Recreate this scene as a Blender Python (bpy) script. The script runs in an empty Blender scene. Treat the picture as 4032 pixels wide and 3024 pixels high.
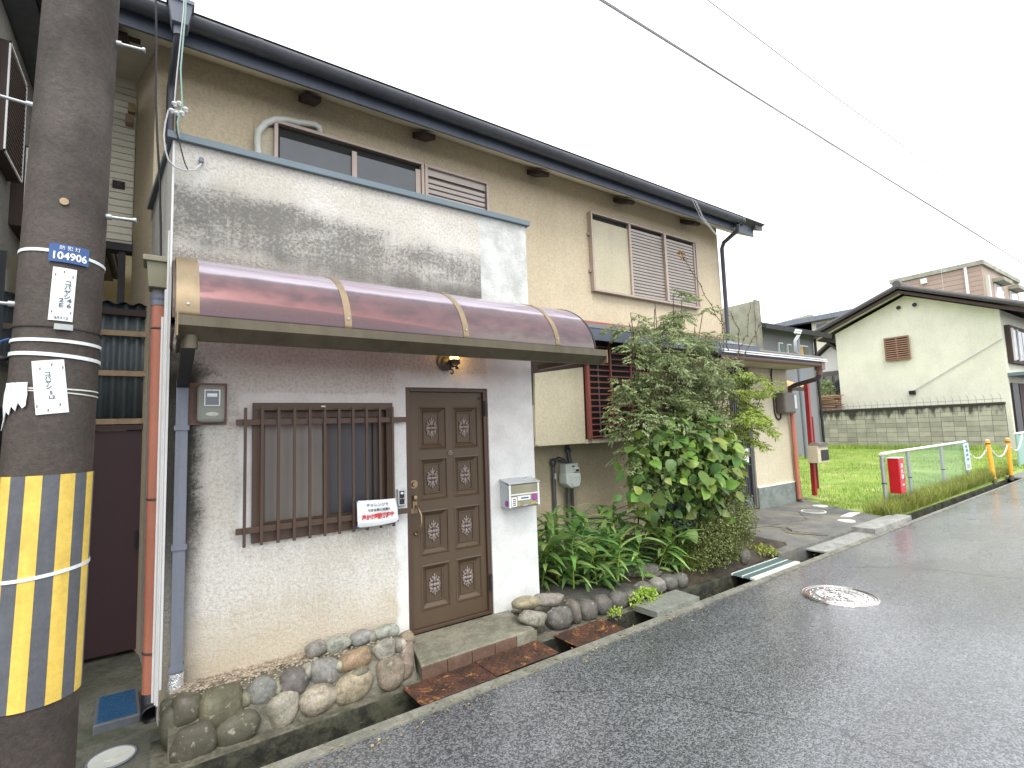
import bpy, math, random
import numpy as np
from mathutils import Vector, Matrix, noise as mnoise
random.seed(7); np.random.seed(7)
scene = bpy.context.scene
COL = scene.collection
R = math.radians
# ------------------------------------------------------------------ camera
yaw, pitch, roll = R(34.825), R(5.157), R(-2.036)
fw = Vector((math.sin(yaw)*math.cos(pitch), math.cos(yaw)*math.cos(pitch), math.sin(pitch)))
rt0 = Vector((math.cos(yaw), -math.sin(yaw), 0)); up0 = rt0.cross(fw)
rt = math.cos(roll)*rt0 + math.sin(roll)*up0
up = -math.sin(roll)*rt0 + math.cos(roll)*up0
cam = bpy.data.cameras.new('camera'); cam.sensor_width = 36; cam.lens = 36*2004.74/4032
cam.clip_start = 0.05; cam.clip_end = 2000
camo = bpy.data.objects.new('camera', cam); COL.objects.link(camo)
camo.matrix_world = Matrix(((rt.x, up.x, -fw.x, 0), (rt.y, up.y, -fw.y, -3.8), (rt.z, up.z, -fw.z, 1.65), (0, 0, 0, 1)))
scene.camera = camo
# ------------------------------------------------------------------ sky, sun, exposure
SUN_EL, SUN_AZ = R(58), R(205)          # azimuth clockwise from +y
w = bpy.data.worlds.new('World'); scene.world = w; w.use_nodes = True
nt = w.node_tree; nt.nodes.clear()
sky = nt.nodes.new('ShaderNodeTexSky'); sky.sky_type = 'NISHITA'; sky.sun_disc = False
sky.sun_elevation = SUN_EL; sky.sun_rotation = SUN_AZ; sky.air_density = 1.0; sky.dust_density = 3.0
bw = nt.nodes.new('ShaderNodeHueSaturation'); bw.inputs['Saturation'].default_value = 0.12
mixn = nt.nodes.new('ShaderNodeMix'); mixn.data_type = 'RGBA'; mixn.inputs[0].default_value = 0.8
mixn.inputs[7].default_value = (9.0, 9.25, 9.6, 1)      # even cloud deck over the clear-sky gradient
bg = nt.nodes.new('ShaderNodeBackground'); bg.inputs['Strength'].default_value = 0.105
wo = nt.nodes.new('ShaderNodeOutputWorld')
L = nt.links
L.new(sky.outputs[0], bw.inputs['Color']); L.new(bw.outputs[0], mixn.inputs[6]); L.new(mixn.outputs[2], bg.inputs['Color']); L.new(bg.outputs[0], wo.inputs[0])
sun = bpy.data.lights.new('sun', 'SUN'); sun.energy = 1.0; sun.angle = R(25); sun.color = (1, .97, .93)
suno = bpy.data.objects.new('sun', sun); COL.objects.link(suno)
sd = Vector((math.sin(SUN_AZ)*math.cos(SUN_EL), math.cos(SUN_AZ)*math.cos(SUN_EL), math.sin(SUN_EL)))
suno.rotation_euler = sd.to_track_quat('Z', 'Y').to_euler(); suno.location = (0, -6, 12)
vs = scene.view_settings; vs.view_transform = 'Standard'; vs.look = 'None'; vs.gamma = 1; vs.use_curve_mapping = False
vs.exposure = 1.26
scene.render.engine = 'CYCLES'
scene.cycles.use_denoising = True
scene.cycles.max_bounces = 8; scene.cycles.transparent_max_bounces = 16; scene.cycles.caustics_reflective = False; scene.cycles.caustics_refractive = False
try: scene.cycles.sample_clamp_indirect = 6
except Exception: pass

# ------------------------------------------------------------------ materials
def S(r, g, b):
    f = lambda c: (c/255/12.92 if c <= 10 else ((c/255+.055)/1.055)**2.4)
    return (f(r), f(g), f(b))
def c4(c): return (c[0], c[1], c[2], 1.0)
def sc(c, k): return tuple(min(1, x*k) for x in c)
class G:
    def __init__(s, name):
        s.m = bpy.data.materials.new(name); s.m.use_nodes = True; s.t = s.m.node_tree; s.t.nodes.clear()
        s.out = s.t.nodes.new('ShaderNodeOutputMaterial'); s._g = None
    def lk(s, v, sock):
        if isinstance(v, bpy.types.NodeSocket): s.t.links.new(v, sock)
        elif v is not None:
            if isinstance(v, tuple) and len(v) == 3 and sock.type == 'RGBA': v = c4(v)
            sock.default_value = v
    def geo(s):
        if s._g is None: s._g = s.t.nodes.new('ShaderNodeNewGeometry')
        return s._g
    def pos(s): return s.geo().outputs['Position']
    def island(s): return s.geo().outputs['Random Per Island']
    def obj(s, out):
        n = s.t.nodes.new('ShaderNodeObjectInfo'); return n.outputs[out]
    def sep(s, v):
        n = s.t.nodes.new('ShaderNodeSeparateXYZ'); s.lk(v, n.inputs[0]); return n.outputs
    def vscale(s, v, k):
        n = s.t.nodes.new('ShaderNodeVectorMath'); n.operation = 'MULTIPLY'; s.lk(v, n.inputs[0]); n.inputs[1].default_value = k; return n.outputs[0]
    def noise(s, v, scale, detail=4, rough=.55, dist=0):
        n = s.t.nodes.new('ShaderNodeTexNoise'); s.lk(v, n.inputs['Vector']); n.inputs['Scale'].default_value = scale
        n.inputs['Detail'].default_value = detail; n.inputs['Roughness'].default_value = rough; n.inputs['Distortion'].default_value = dist
        return n.outputs[0]
    def vor(s, v, scale, feature='F1', out='Distance', rnd=1):
        n = s.t.nodes.new('ShaderNodeTexVoronoi'); n.feature = feature; s.lk(v, n.inputs['Vector']); n.inputs['Scale'].default_value = scale
        n.inputs['Randomness'].default_value = rnd; return n.outputs[out]
    def math(s, op, a, b=None, clamp=False):
        n = s.t.nodes.new('ShaderNodeMath'); n.operation = op; n.use_clamp = clamp; s.lk(a, n.inputs[0])
        if b is not None: s.lk(b, n.inputs[1])
        return n.outputs[0]
    def mr(s, v, a, b, c=0., d=1., smooth=True):
        n = s.t.nodes.new('ShaderNodeMapRange'); n.interpolation_type = 'SMOOTHSTEP' if smooth else 'LINEAR'; n.clamp = True
        s.lk(v, n.inputs[0]); n.inputs[1].default_value = a; n.inputs[2].default_value = b; n.inputs[3].default_value = c; n.inputs[4].default_value = d
        return n.outputs[0]
    def mix(s, f, a, b, blend='MIX'):
        n = s.t.nodes.new('ShaderNodeMix'); n.data_type = 'RGBA'; n.blend_type = blend
        s.lk(f, n.inputs[0]); s.lk(a, n.inputs[6]); s.lk(b, n.inputs[7]); return n.outputs[2]
    def mul(s, c, f):      # colour * scalar socket
        n = s.t.nodes.new('ShaderNodeVectorMath'); n.operation = 'SCALE'; s.lk(c, n.inputs[0]); s.lk(f, n.inputs['Scale']); return n.outputs[0]
    def rgb(s, c):
        n = s.t.nodes.new('ShaderNodeRGB'); n.outputs[0].default_value = c4(c); return n.outputs[0]
    def bump(s, h, strength=.3, dist=.005, nrm=None):
        n = s.t.nodes.new('ShaderNodeBump'); s.lk(h, n.inputs['Height']); n.inputs['Strength'].default_value = strength; n.inputs['Distance'].default_value = dist
        if nrm is not None: s.lk(nrm, n.inputs['Normal'])
        return n.outputs[0]
    def pbr(s, col, rough=.6, metal=0., nrm=None, spec=.5, emit=None, es=0, coat=0.):
        n = s.t.nodes.new('ShaderNodeBsdfPrincipled'); s.lk(col, n.inputs['Base Color']); s.lk(rough, n.inputs['Roughness']); s.lk(metal, n.inputs['Metallic'])
        s.lk(spec, n.inputs['Specular IOR Level'])
        if nrm is not None: s.lk(nrm, n.inputs['Normal'])
        if emit is not None: s.lk(emit, n.inputs['Emission Color']); n.inputs['Emission Strength'].default_value = es
        if coat: n.inputs['Coat Weight'].default_value = coat; n.inputs['Coat Roughness'].default_value = .15
        return n.outputs[0]
    def end(s, sh):
        s.t.links.new(sh, s.out.inputs[0]); return s.m
def M(name, col=None, rough=.6, var=.18, vsc=2.5, fine=.1, fs=60., bump=.12, bs=90., bd=.004, metal=0., spec=.5, rnd=0., streak=0., col2=None, vary=.5, coat=0.):
    """general weathered surface: broad tone drift, fine grain, vertical streaks, relief"""
    g = G(name); p = g.pos()
    c = g.rgb(col) if col is not None else g.obj('Color')
    n1 = g.noise(p, vsc, 5, .6)
    if col2 is not None: c = g.mix(g.mr(n1, .42, .62), c, col2)
    c = g.mul(c, g.mr(n1, .25, .75, 1-var, 1+var*.6, False))
    n2 = g.noise(p, fs, 3, .7)
    c = g.mul(c, g.mr(n2, .25, .75, 1-fine, 1+fine, False))
    if streak:
        st = g.noise(g.vscale(p, (9, 9, .5)), 1.0, 5, .65)
        c = g.mul(c, g.mr(st, .4, .7, 1, 1-streak))
    if rnd: c = g.mul(c, g.mr(g.obj('Random'), 0, 1, 1-rnd, 1+rnd*.7, False))
    r = g.mr(n1, .3, .7, rough*(1-vary*.25), min(1, rough*(1+vary*.25)), False)
    nr = g.bump(g.noise(p, bs, 4, .65), bump, bd) if bump else None
    return g.end(g.pbr(c, r, metal, nr, spec, coat=coat))

def mat_front():
    g = G('front_stucco'); p = g.pos(); x, y, z = g.sep(p)
    big = g.noise(p, 1.3, 5, .6); med = g.noise(p, 5, 5, .62); fin = g.noise(p, 46, 4, .72); spk = g.noise(p, 110, 3, .75)
    c = g.mix(g.mr(big, .38, .64), S(214, 209, 198), S(228, 225, 217))
    c = g.mix(g.mr(med, .5, .75, 0, .4), c, S(200, 191, 172))
    # coarse stucco grain
    c = g.mul(c, g.mr(fin, .3, .62, .76, 1.04))
    c = g.mul(c, g.mr(spk, .3, .6, .86, 1.03))
    # ochre splash staining over the footing
    low = g.math('MULTIPLY', g.mr(g.math('ADD', z, g.math('MULTIPLY', med, -.5)), .02, .42, 1, 0), g.mr(x, 2.3, 2.5, 1, 0))
    c = g.mix(g.math('MULTIPLY', low, .5), c, S(184, 164, 126))
    # smooth repaired render: pillar, round the window and the door
    def box(x0, x1, z0, z1, e):
        dx = g.math('MAXIMUM', g.math('SUBTRACT', x0, x), g.math('SUBTRACT', x, x1))
        dz = g.math('MAXIMUM', g.math('SUBTRACT', z0, z), g.math('SUBTRACT', z, z1))
        d = g.math('MAXIMUM', dx, dz)
        d = g.math('ADD', d, g.mr(med, .3, .7, -.02, .02, False))
        return g.mr(d, 0, e, 1, 0)
    smooth = g.math('MAXIMUM', box(.455, 1.66, 1.0, 1.945, .03), box(1.55, 2.44, -.2, 2.11, .05))
    smooth = g.math('MAXIMUM', smooth, box(2.40, 4, -1, 2.3, .06))
    white = g.mix(g.mr(med, .35, .7), S(228, 230, 228), S(212, 214, 211))
    white = g.mul(white, g.mr(fin, .3, .7, .96, 1.02))
    c = g.mix(g.math('MULTIPLY', smooth, .85), c, white)
    # parapet: pale patch at the right end
    patch = g.math('MULTIPLY', g.mr(x, 2.335, 2.35), g.mr(z, 2.5, 2.6))
    c = g.mix(g.math('MULTIPLY', patch, .9), c, g.mix(g.mr(med, .35, .65), S(222, 224, 220), S(188, 191, 186)))
    # mildew on the parapet
    up_ = g.mr(z, 2.72, 2.80)
    nm = g.noise(g.vscale(p, (1.6, 1, 2.6)), 1.5, 6, .62, .4)
    zc = g.math('ADD', z, g.math('MULTIPLY', x, .085))          # band falls to the right
    band = g.math('MULTIPLY', g.mr(zc, 2.80, 3.02), g.mr(zc, 3.24, 3.60, 1, 0))
    drip = g.noise(g.vscale(p, (11, 1, .7)), 1.6, 6, .65)
    field = g.math('ADD', g.math('ADD', g.math('MULTIPLY', band, .52), g.math('MULTIPLY', nm, .75)), g.math('MULTIPLY', drip, .30))
    field = g.math('ADD', field, g.math('MULTIPLY', g.math('SUBTRACT', fin, .5), 1.15))
    field = g.math('ADD', field, g.math('MULTIPLY', g.math('SUBTRACT', spk, .5), .35))
    mil = g.math('MULTIPLY', g.math('MULTIPLY', g.mr(field, .72, 1.18), up_), g.mr(x, 2.34, 2.352, 1, 0))
    c = g.mix(g.math('MULTIPLY', mil, .8), c, S(84, 83, 80))
    bot = g.math('MULTIPLY', g.math('MULTIPLY', g.mr(g.math('ADD', z, g.math('MULTIPLY', g.math('SUBTRACT', fin, .5), .35)), 2.82, 2.98, 1, 0), up_), g.mr(x, 2.34, 2.352, 1, 0))
    c = g.mix(g.math('MULTIPLY', bot, .6), c, S(92, 88, 80))
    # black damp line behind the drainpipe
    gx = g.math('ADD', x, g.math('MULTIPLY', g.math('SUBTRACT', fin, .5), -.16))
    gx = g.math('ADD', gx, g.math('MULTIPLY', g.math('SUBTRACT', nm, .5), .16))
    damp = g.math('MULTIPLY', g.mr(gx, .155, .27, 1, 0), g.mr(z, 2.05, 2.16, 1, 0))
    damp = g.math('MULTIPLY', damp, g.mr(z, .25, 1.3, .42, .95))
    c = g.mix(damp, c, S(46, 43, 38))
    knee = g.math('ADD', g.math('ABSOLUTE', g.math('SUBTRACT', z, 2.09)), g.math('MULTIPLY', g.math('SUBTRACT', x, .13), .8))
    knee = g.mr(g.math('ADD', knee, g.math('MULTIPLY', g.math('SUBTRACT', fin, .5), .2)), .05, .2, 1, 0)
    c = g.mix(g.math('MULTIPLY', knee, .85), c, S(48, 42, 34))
    h = g.math('ADD', fin, g.math('MULTIPLY', spk, .55))
    n = g.t.nodes.new('ShaderNodeBump'); g.lk(h, n.inputs['Height']); n.inputs['Distance'].default_value = .014
    g.lk(g.mr(smooth, 0, 1, .75, .12), n.inputs['Strength'])
    return g.end(g.pbr(c, .88, 0., n.outputs[0], .25))
def mat_tan(name, a, b, dirt):
    g = G(name); p = g.pos(); x, y, z = g.sep(p)
    big = g.noise(p, .9, 5, .6); fin = g.noise(p, 45, 4, .7); st = g.noise(g.vscale(p, (5, 5, .45)), 1.2, 5, .6)
    c = g.mix(g.mr(big, .35, .65), a, b)
    c = g.mix(g.mr(st, .46, .80, 0, .22), c, dirt)
    c = g.mul(c, g.mr(fin, .3, .65, .84, 1.04))
    return g.end(g.pbr(c, .9, 0., g.bump(fin, .35, .008), .2))
def mat_asphalt():
    g = G('wet_asphalt'); p = g.pos()
    a = g.vor(p, 105, 'F1', 'Color'); d = g.vor(p, 105)
    ag = g.sep(a)[0]; n = g.noise(p, 170, 3, .75); big = g.noise(p, .55, 4, .6); mid = g.noise(g.vscale(p, (.6, 1.6, 1)), 1.1, 5, .62)
    c = g.mix(g.mr(ag, .15, .95), S(64, 66, 69), S(124, 126, 130))
    c = g.mul(c, g.mr(n, .3, .7, .62, 1.3, False))
    c = g.mul(c, g.mr(big, .3, .7, .74, 1.16, False))
    c = g.mul(c, g.mr(mid, .38, .68, .84, 1.1))
    wht = g.math('MULTIPLY', g.mr(g.sep(g.vor(p, 26, 'F1', 'Color'))[1], .93, .96), g.mr(g.vor(p, 26), .14, .20, 1, 0))
    c = g.mix(g.math('MULTIPLY', wht, .5), c, S(205, 205, 200))
    h = g.math('ADD', g.math('MULTIPLY', d, -1.0), g.math('MULTIPLY', n, .55))
    nr = g.bump(h, .45, .006)
    r = g.mr(mid, .35, .7, .22, .42)
    return g.end(g.pbr(c, r, 0., nr, .8, coat=.55))
def mat_awning():
    g = G('maroon_polycarbonate'); p = g.pos(); x, y, z = g.sep(p)
    n = g.noise(g.vscale(p, (5, 3, 9)), 1.2, 5, .65); ed = g.noise(p, 7, 4, .6)
    zz = g.math('ADD', z, g.math('MULTIPLY', g.math('SUBTRACT', ed, .5), -.10))
    dirt = g.math('MULTIPLY', g.mr(zz, 2.335, 2.35, 1, 0), .55)
    alg = g.math('MULTIPLY', g.mr(x, 1.1, 2.2), g.mr(g.math('ADD', z, g.math('MULTIPLY', g.math('SUBTRACT', n, .5), -.35)), 2.30, 2.46, 1, 0))
    dirt = g.math('ADD', dirt, g.math('MULTIPLY', alg, .42), True)
    dirt = g.math('ADD', dirt, g.mr(n, .5, .9, .36, .5), True)
    sky_sheen = g.mr(g.math('ADD', z, g.math('MULTIPLY', g.math('SUBTRACT', n, .5), .03)), 2.565, 2.60)  # sky reflection painted as a pale lavender tone on the upper panel
    sky_sheen = g.math('MULTIPLY', sky_sheen, g.mr(g.noise(g.vscale(p, (.6, 8, 8)), 2.0, 4, .6), .3, .7, .40, .66))
    dirt = g.math('ADD', dirt, sky_sheen, True); dirt = g.math('MINIMUM', dirt, .8)  # opacity of the dirt and the painted sky reflection together
    tr = g.t.nodes.new('ShaderNodeBsdfTransparent'); tr.inputs[0].default_value = (.91, .52, .455, 1)
    df = g.t.nodes.new('ShaderNodeBsdfDiffuse'); g.lk(g.mix(sky_sheen, g.mix(alg, S(82, 48, 54), S(108, 96, 88)), S(214, 206, 220)), df.inputs[0])
    m1 = g.t.nodes.new('ShaderNodeMixShader'); g.lk(dirt, m1.inputs[0]); g.t.links.new(tr.outputs[0], m1.inputs[1]); g.t.links.new(df.outputs[0], m1.inputs[2])  # dirt here includes the painted sky reflection
    gl = g.t.nodes.new('ShaderNodeBsdfGlossy'); gl.inputs['Color'].default_value = (.95, .93, .97, 1); g.lk(g.mr(n, .3, .7, .12, .26), gl.inputs['Roughness'])
    fr = g.t.nodes.new('ShaderNodeFresnel'); fr.inputs[0].default_value = 1.75
    m2 = g.t.nodes.new('ShaderNodeMixShader'); g.t.links.new(fr.outputs[0], m2.inputs[0]); g.t.links.new(m1.outputs[0], m2.inputs[1]); g.t.links.new(gl.outputs[0], m2.inputs[2])
    return g.end(m2.outputs[0])
def mat_leaf(name, a, b, objcol=False, trans=.35, rough=.42):
    g = G(name); p = g.pos()
    if objcol:
        c = g.mul(g.obj('Color'), g.mr(g.noise(p, 25, 3, .6), .3, .7, .78, 1.2, False))
    else:
        c = g.mix(g.island(), a, b); c = g.mul(c, g.mr(g.noise(p, 3.5, 3, .6), .3, .7, .64, 1.25, False)); c = g.mul(c, g.mr(g.noise(p, .45, 3, .6), .35, .65, .8, 1.15, False))
    pr = g.pbr(c, rough, 0., None, .45)
    tl = g.t.nodes.new('ShaderNodeBsdfTranslucent'); g.lk(g.mix(.5, c, (.35, .42, .05), 'MULTIPLY') if False else c, tl.inputs[0])
    m = g.t.nodes.new('ShaderNodeMixShader'); m.inputs[0].default_value = trans; g.t.links.new(pr, m.inputs[1]); g.t.links.new(tl.outputs[0], m.inputs[2])
    return g.end(m.outputs[0])
def mat_stone():
    g = G('river_stone'); p = g.pos(); c = g.mix(.35, g.obj('Color'), S(132, 128, 118))
    n = g.noise(p, 14, 5, .65, .6); f = g.noise(p, 90, 3, .7); v = g.noise(p, 5, 4, .6)
    c = g.mul(c, g.mr(n, .3, .7, .5, 1.15, False)); c = g.mul(c, g.mr(f, .3, .7, .78, 1.15, False))
    x, y, z = g.sep(p)
    moss = g.math('MULTIPLY', g.mr(g.math('ADD', v, g.math('MULTIPLY', x, -.14)), .34, .55), .6)
    c = g.mix(moss, c, S(66, 66, 46)); c = g.mix(g.mr(g.noise(p, 30, 4, .7), .5, .68, 0, .5), c, S(74, 70, 58))
    lich = g.mr(g.noise(p, 20, 5, .65), .58, .70, 0, .55)
    c = g.mix(lich, c, S(176, 172, 158))
    return g.end(g.pbr(c, g.mr(v, .3, .7, .4, .75), 0., g.bump(g.math('ADD', n, g.math('MULTIPLY', f, .3)), .5, .012), .4))
def mat_rust():
    g = G('rusty_checker_plate'); p = g.pos()
    n = g.noise(p, 6, 5, .65); f = g.noise(p, 55, 4, .75); o = g.noise(p, 11, 5, .7, 1.)
    c = g.mix(g.mr(n, .35, .65), S(60, 44, 37), S(92, 62, 48)); c = g.mix(g.mr(o, .55, .68, 0, .85), c, S(186, 128, 66))
    c = g.mul(c, g.mr(f, .3, .7, .5, 1.35, False))
    return g.end(g.pbr(c, .62, .15, g.bump(f, .6, .006), .4))
def mat_block():
    g = G('concrete_block'); p = g.pos(); x, y, z = g.sep(p)
    c = g.mix(g.obj('Random'), S(184, 180, 166), S(158, 155, 143)); n = g.noise(p, 2.2, 5, .65); f = g.noise(p, 40, 3, .7)
    c = g.mul(c, g.mr(n, .3, .7, .84, 1.12, False)); c = g.mul(c, g.mr(f, .3, .7, .9, 1.08, False))
    dr = g.noise(g.vscale(p, (1, 3.2, .8)), 1.2, 5, .62)
    k = g.mr(g.math('ADD', z, g.math('MULTIPLY', g.math('SUBTRACT', dr, .5), 2.0)), 1.62, 2.06)
    c = g.mix(g.math('MULTIPLY', k, .88), c, S(44, 42, 38))
    return g.end(g.pbr(c, .9, 0., g.bump(f, .4, .01), .2))
def mat_moss_conc(name, a, b, m, moss=.5, sc_=3.):
    g = G(name); p = g.pos(); n = g.noise(p, sc_, 6, .65); f = g.noise(p, 50, 4, .7); v = g.noise(p, sc_*2.3, 5, .65, .5)
    c = g.mix(g.mr(n, .35, .65), a, b); c = g.mul(c, g.mr(f, .3, .7, .72, 1.22, False)); c = g.mix(g.mr(v, .48, .64, 0, moss), c, m)
    return g.end(g.pbr(c, g.mr(n, .3, .7, .5, .85), 0., g.bump(g.math('ADD', f, n), .45, .008), .4))
def mat_glass(name, col, rough=.06):
    g = G(name); p = g.pos()
    return g.end(g.pbr(g.mul(g.rgb(col), g.mr(g.noise(p, 3, 3, .5), .3, .7, .85, 1.15, False)), rough, 0., g.bump(g.noise(p, 2, 2, .4), .03, .02), .8))
def mat_emit(name, col, s):
    g = G(name); return g.end(g.pbr(col, .4, 0., None, .5, col, s))

m_front = mat_front()
m_tan = mat_tan('tan_render', S(213, 198, 170), S(204, 189, 161), S(178, 164, 140))
m_cream = mat_tan('cream_render', S(212, 203, 178), S(200, 190, 164), S(174, 164, 140))
m_sidew = mat_tan('side_render', S(198, 196, 188), S(182, 180, 172), S(150, 148, 140))
m_asph = mat_asphalt()
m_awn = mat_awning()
m_bronze = M('bronze_aluminium', S(142, 124, 96), .42, .16, 6, .06, 120, .05, 150, .001, .35, .5, streak=.2)
m_bronze_d = M('dark_bronze_channel', S(98, 90, 72), .5, .25, 3, .08, 80, .06, 150, .001, .2, .5, streak=.25)
m_brown = M('brown_aluminium', S(84, 66, 54), .45, .12, 5, .06, 120, .05, 150, .001, .25, .5)
m_doorb = M('brown_door', S(88, 73, 57), .46, .1, 3, .07, 140, .06, 220, .001, .1, .45)
m_orn = M('ornament_casting', S(140, 128, 122), .5, .15, 20, .12, 160, .1, 200, .001, .35)
m_brass = M('aged_brass', S(146, 126, 98), .35, .2, 30, .1, 200, .08, 150, .001, .75)
m_dark = M('dark_void', S(22, 21, 22), .7, .2, 4, .05)
m_fascia = M('slate_blue_metal', S(90, 97, 110), .42, .14, 2, .06, 90, .04, 120, .002, .1, .5, streak=.18)
m_gut = M('eave_gutter', S(82, 84, 90), .38, .14, 2, .06, 90, .04, 120, .002, .05, .55, streak=.2)
m_cap = M('blue_grey_cap', S(108, 122, 130), .5, .16, 3, .06, 90, .05, 120, .002, .1, .5)
m_soff = M('soffit_board', S(228, 220, 198), .8, .12, 2, .06, 60, .05)
m_wood = M('brown_timber', S(66, 52, 47), .75, .2, 5, .12, 60, .2, 50)
m_alum = M('pink_bronze_sash', S(176, 160, 148), .4, .12, 5, .05, 90, .04, 120, .001, .35)
m_slat = M('shutter_slat', S(184, 174, 166), .45, .12, 3, .05, 90, .04, 120, .001, .2)
m_glassd = mat_glass('dark_window_glass', S(70, 74, 80), .05)
m_frost = mat_glass('frosted_glass', S(112, 104, 96), .35)
m_screen = mat_glass('insect_screen', S(48, 48, 54), .45)
m_roof = M('roof_tile', S(88, 84, 84), .55, .2, 3, .1, 40, .2, 20, .01)
m_white = M('white_paint', S(232, 232, 230), .5, .06, 4, .03, 80, .04)
m_plate = M('white_enamel', S(226, 232, 232), .35, .05, 8, .03, 90, .02)
m_ink = M('grey_ink', S(96, 98, 104), .6, .05, 8, .03, 90, 0)
m_blk = M('black_paint', S(26, 26, 30), .5, .1, 5, .05)
m_blue = M('blue_enamel', S(46, 84, 140), .35, .08, 6, .04, 90, .02)
m_redpost = M('dull_red_paint', S(158, 44, 46), .45, .15, 4, .06)
m_red = M('red_paint', S(196, 26, 36), .35, .1, 4, .04, 90, .03)
m_redink = M('red_print', S(214, 70, 66), .6, .06, 8, .03, 90, 0)
m_vinyl = M('white_vinyl', S(226, 230, 230), .4, .05, 8, .02, 90, .03, 30, .004)
m_pole = mat_moss_conc('pole_concrete', S(78, 69, 63), S(56, 50, 46), S(56, 54, 45), .55, 1.6)
m_yel = M('yellow_sheet', S(232, 198, 92), .5, .18, 7, .12, 45, .1, 40, .003, streak=.12)
m_grysheet = M('grey_sheet', S(92, 95, 100), .5, .2, 7, .16, 45, .1, 40, .003, streak=.12)
m_steel = M('galvanised_steel', S(168, 172, 172), .4, .12, 10, .06, 90, .05, 120, .001, .6)
m_orange = M('orange_vinyl_pipe', S(186, 118, 94), .5, .12, 2, .06, 60, .04, streak=.25)
m_greyp = M('grey_vinyl_pipe', S(124, 130, 142), .5, .12, 2, .06, 60, .04, streak=.2)
m_foil = M('silver_foil', S(225, 228, 230), .25, .15, 20, .1, 60, .9, 45, .02, .8)
m_olive = M('olive_metal', S(150, 146, 122), .5, .15, 3, .06, 60, .04, streak=.2)
m_maroon = M('maroon_door', S(66, 44, 48), .55, .12, 2, .06, 80, .05)
m_corr = M('corrugated_sheet', S(92, 102, 106), .55, .18, 3, .08, 60, .05, streak=.2)
m_batt = M('weathered_batten', S(172, 148, 120), .8, .3, 12, .12, 60, .2, 60)
m_stone = mat_stone()
m_mortar = mat_moss_conc('mossy_mortar', S(116, 112, 98), S(84, 82, 70), S(60, 62, 44), .65, 7.)
m_gravel = mat_moss_conc('gravel_strip', S(172, 156, 136), S(142, 128, 110), S(206, 198, 184), .6, 22.)
m_conc = mat_moss_conc('weathered_concrete', S(138, 134, 118), S(112, 110, 97), S(86, 86, 68), .5, 2.6)
m_kerb = mat_moss_conc('kerb_concrete', S(138, 136, 126), S(112, 112, 102), S(90, 92, 74), .5, 4.)
m_drain = mat_moss_conc('drain_wall', S(84, 84, 68), S(48, 48, 40), S(26, 26, 24), .7, 5.)
m_wet = M('black_drain_water', S(26, 28, 28), .12, .3, 6, .1, 40, .05)
m_rust = mat_rust()
m_pad = mat_moss_conc('dark_paving', S(84, 83, 79), S(64, 64, 61), S(54, 56, 46), .4, 2.5)
m_soil = mat_moss_conc('garden_soil', S(66, 54, 42), S(46, 38, 30), S(60, 62, 36), .5, 9.)
m_apron = mat_moss_conc('apron_concrete', S(118, 117, 112), S(88, 89, 88), S(144, 136, 114), .5, .9)
m_slab = mat_moss_conc('grey_cover_slab', S(132, 134, 126), S(116, 118, 110), S(96, 100, 84), .35, 5.)
m_pale = mat_moss_conc('pale_cover_slab', S(164, 164, 158), S(140, 142, 138), S(116, 112, 104), .5, 5.)
m_grate = M('green_grating', S(112, 136, 136), .5, .1, 5, .06)
m_tile = M('terracotta_tile', S(98, 76, 62), .6, .35, 14, .2, 60, .2, 60, .004, rnd=.3)
m_iron = M('cast_iron', S(214, 210, 208), .12, .3, 3, .12, 120, .05, 120, .002, .9)
m_teal = M('blue_plastic_lid', S(38, 78, 112), .4, .2, 10, .1, 80, .05)
m_lid = M('pale_plastic_lid', S(214, 216, 206), .5, .12, 8, .05, 80, .05)
m_gutbr = M('brown_gutter', S(124, 96, 86), .45, .15, 6, .08)
m_redbar = M('red_oxide_paint', S(146, 82, 72), .5, .15, 8, .1, 80, .05)
m_lattice = M('dark_lattice', S(74, 74, 78), .5, .15, 4, .06, 90, .05)
m_tilebase = mat_moss_conc('grey_tile_base', S(132, 140, 136), S(112, 120, 116), S(146, 150, 142), .5, 6.)
m_mboard = M('meter_board', S(128, 102, 92), .7, .25, 9, .15)
m_meter = M('grey_meter_case', S(146, 148, 138), .45, .1, 6, .05, 80, .03)
m_meterd = M('brown_meter_case', S(98, 92, 84), .45, .12, 6, .05, 80, .03)
m_gas = M('pale_gas_meter', S(196, 204, 200), .45, .08, 6, .04, 80, .03)
m_sticker1 = M('sticker_magenta', S(200, 60, 110), .4, .1, 30, .05)
m_sticker2 = M('sticker_violet', S(92, 84, 190), .4, .1, 30, .05)
m_gold = M('sticker_gold', S(180, 160, 90), .4, .1, 30, .05)
m_gable = mat_tan('pale_green_render', S(236, 234, 214), S(226, 224, 204), S(198, 196, 178))
m_browns = M('brown_siding', S(172, 152, 136), .7, .08, 1.5, .05, 20, .1, 15, .01)
m_greyr = M('grey_render', S(130, 130, 136), .8, .1, 1.5, .06, 20, .1)
m_concw = mat_moss_conc('board_concrete', S(170, 170, 152), S(150, 150, 134), S(128, 130, 116), .5, .9)
m_nbr = mat_tan('neighbour_render', S(150, 148, 140), S(128, 126, 120), S(104, 102, 96))
m_siding = M('white_siding', S(238, 234, 216), .6, .06, 2, .03, 60, .05)
m_chrome = M('silver_pipe', S(190, 196, 198), .3, .1, 10, .05, 90, .03, 100, .001, .5)
m_wire = M('cable_grey', S(206, 206, 208), .6, .1, 5, .05, 60, 0)
m_wireb = M('cable_black', S(40, 38, 40), .6, .1, 5, .05, 60, 0)
m_wireg = M('cable_green', S(150, 186, 172), .5, .1, 5, .05, 60, 0)
m_porc = M('white_porcelain', S(235, 236, 234), .2, .04, 9, .03, 60, 0)
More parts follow.
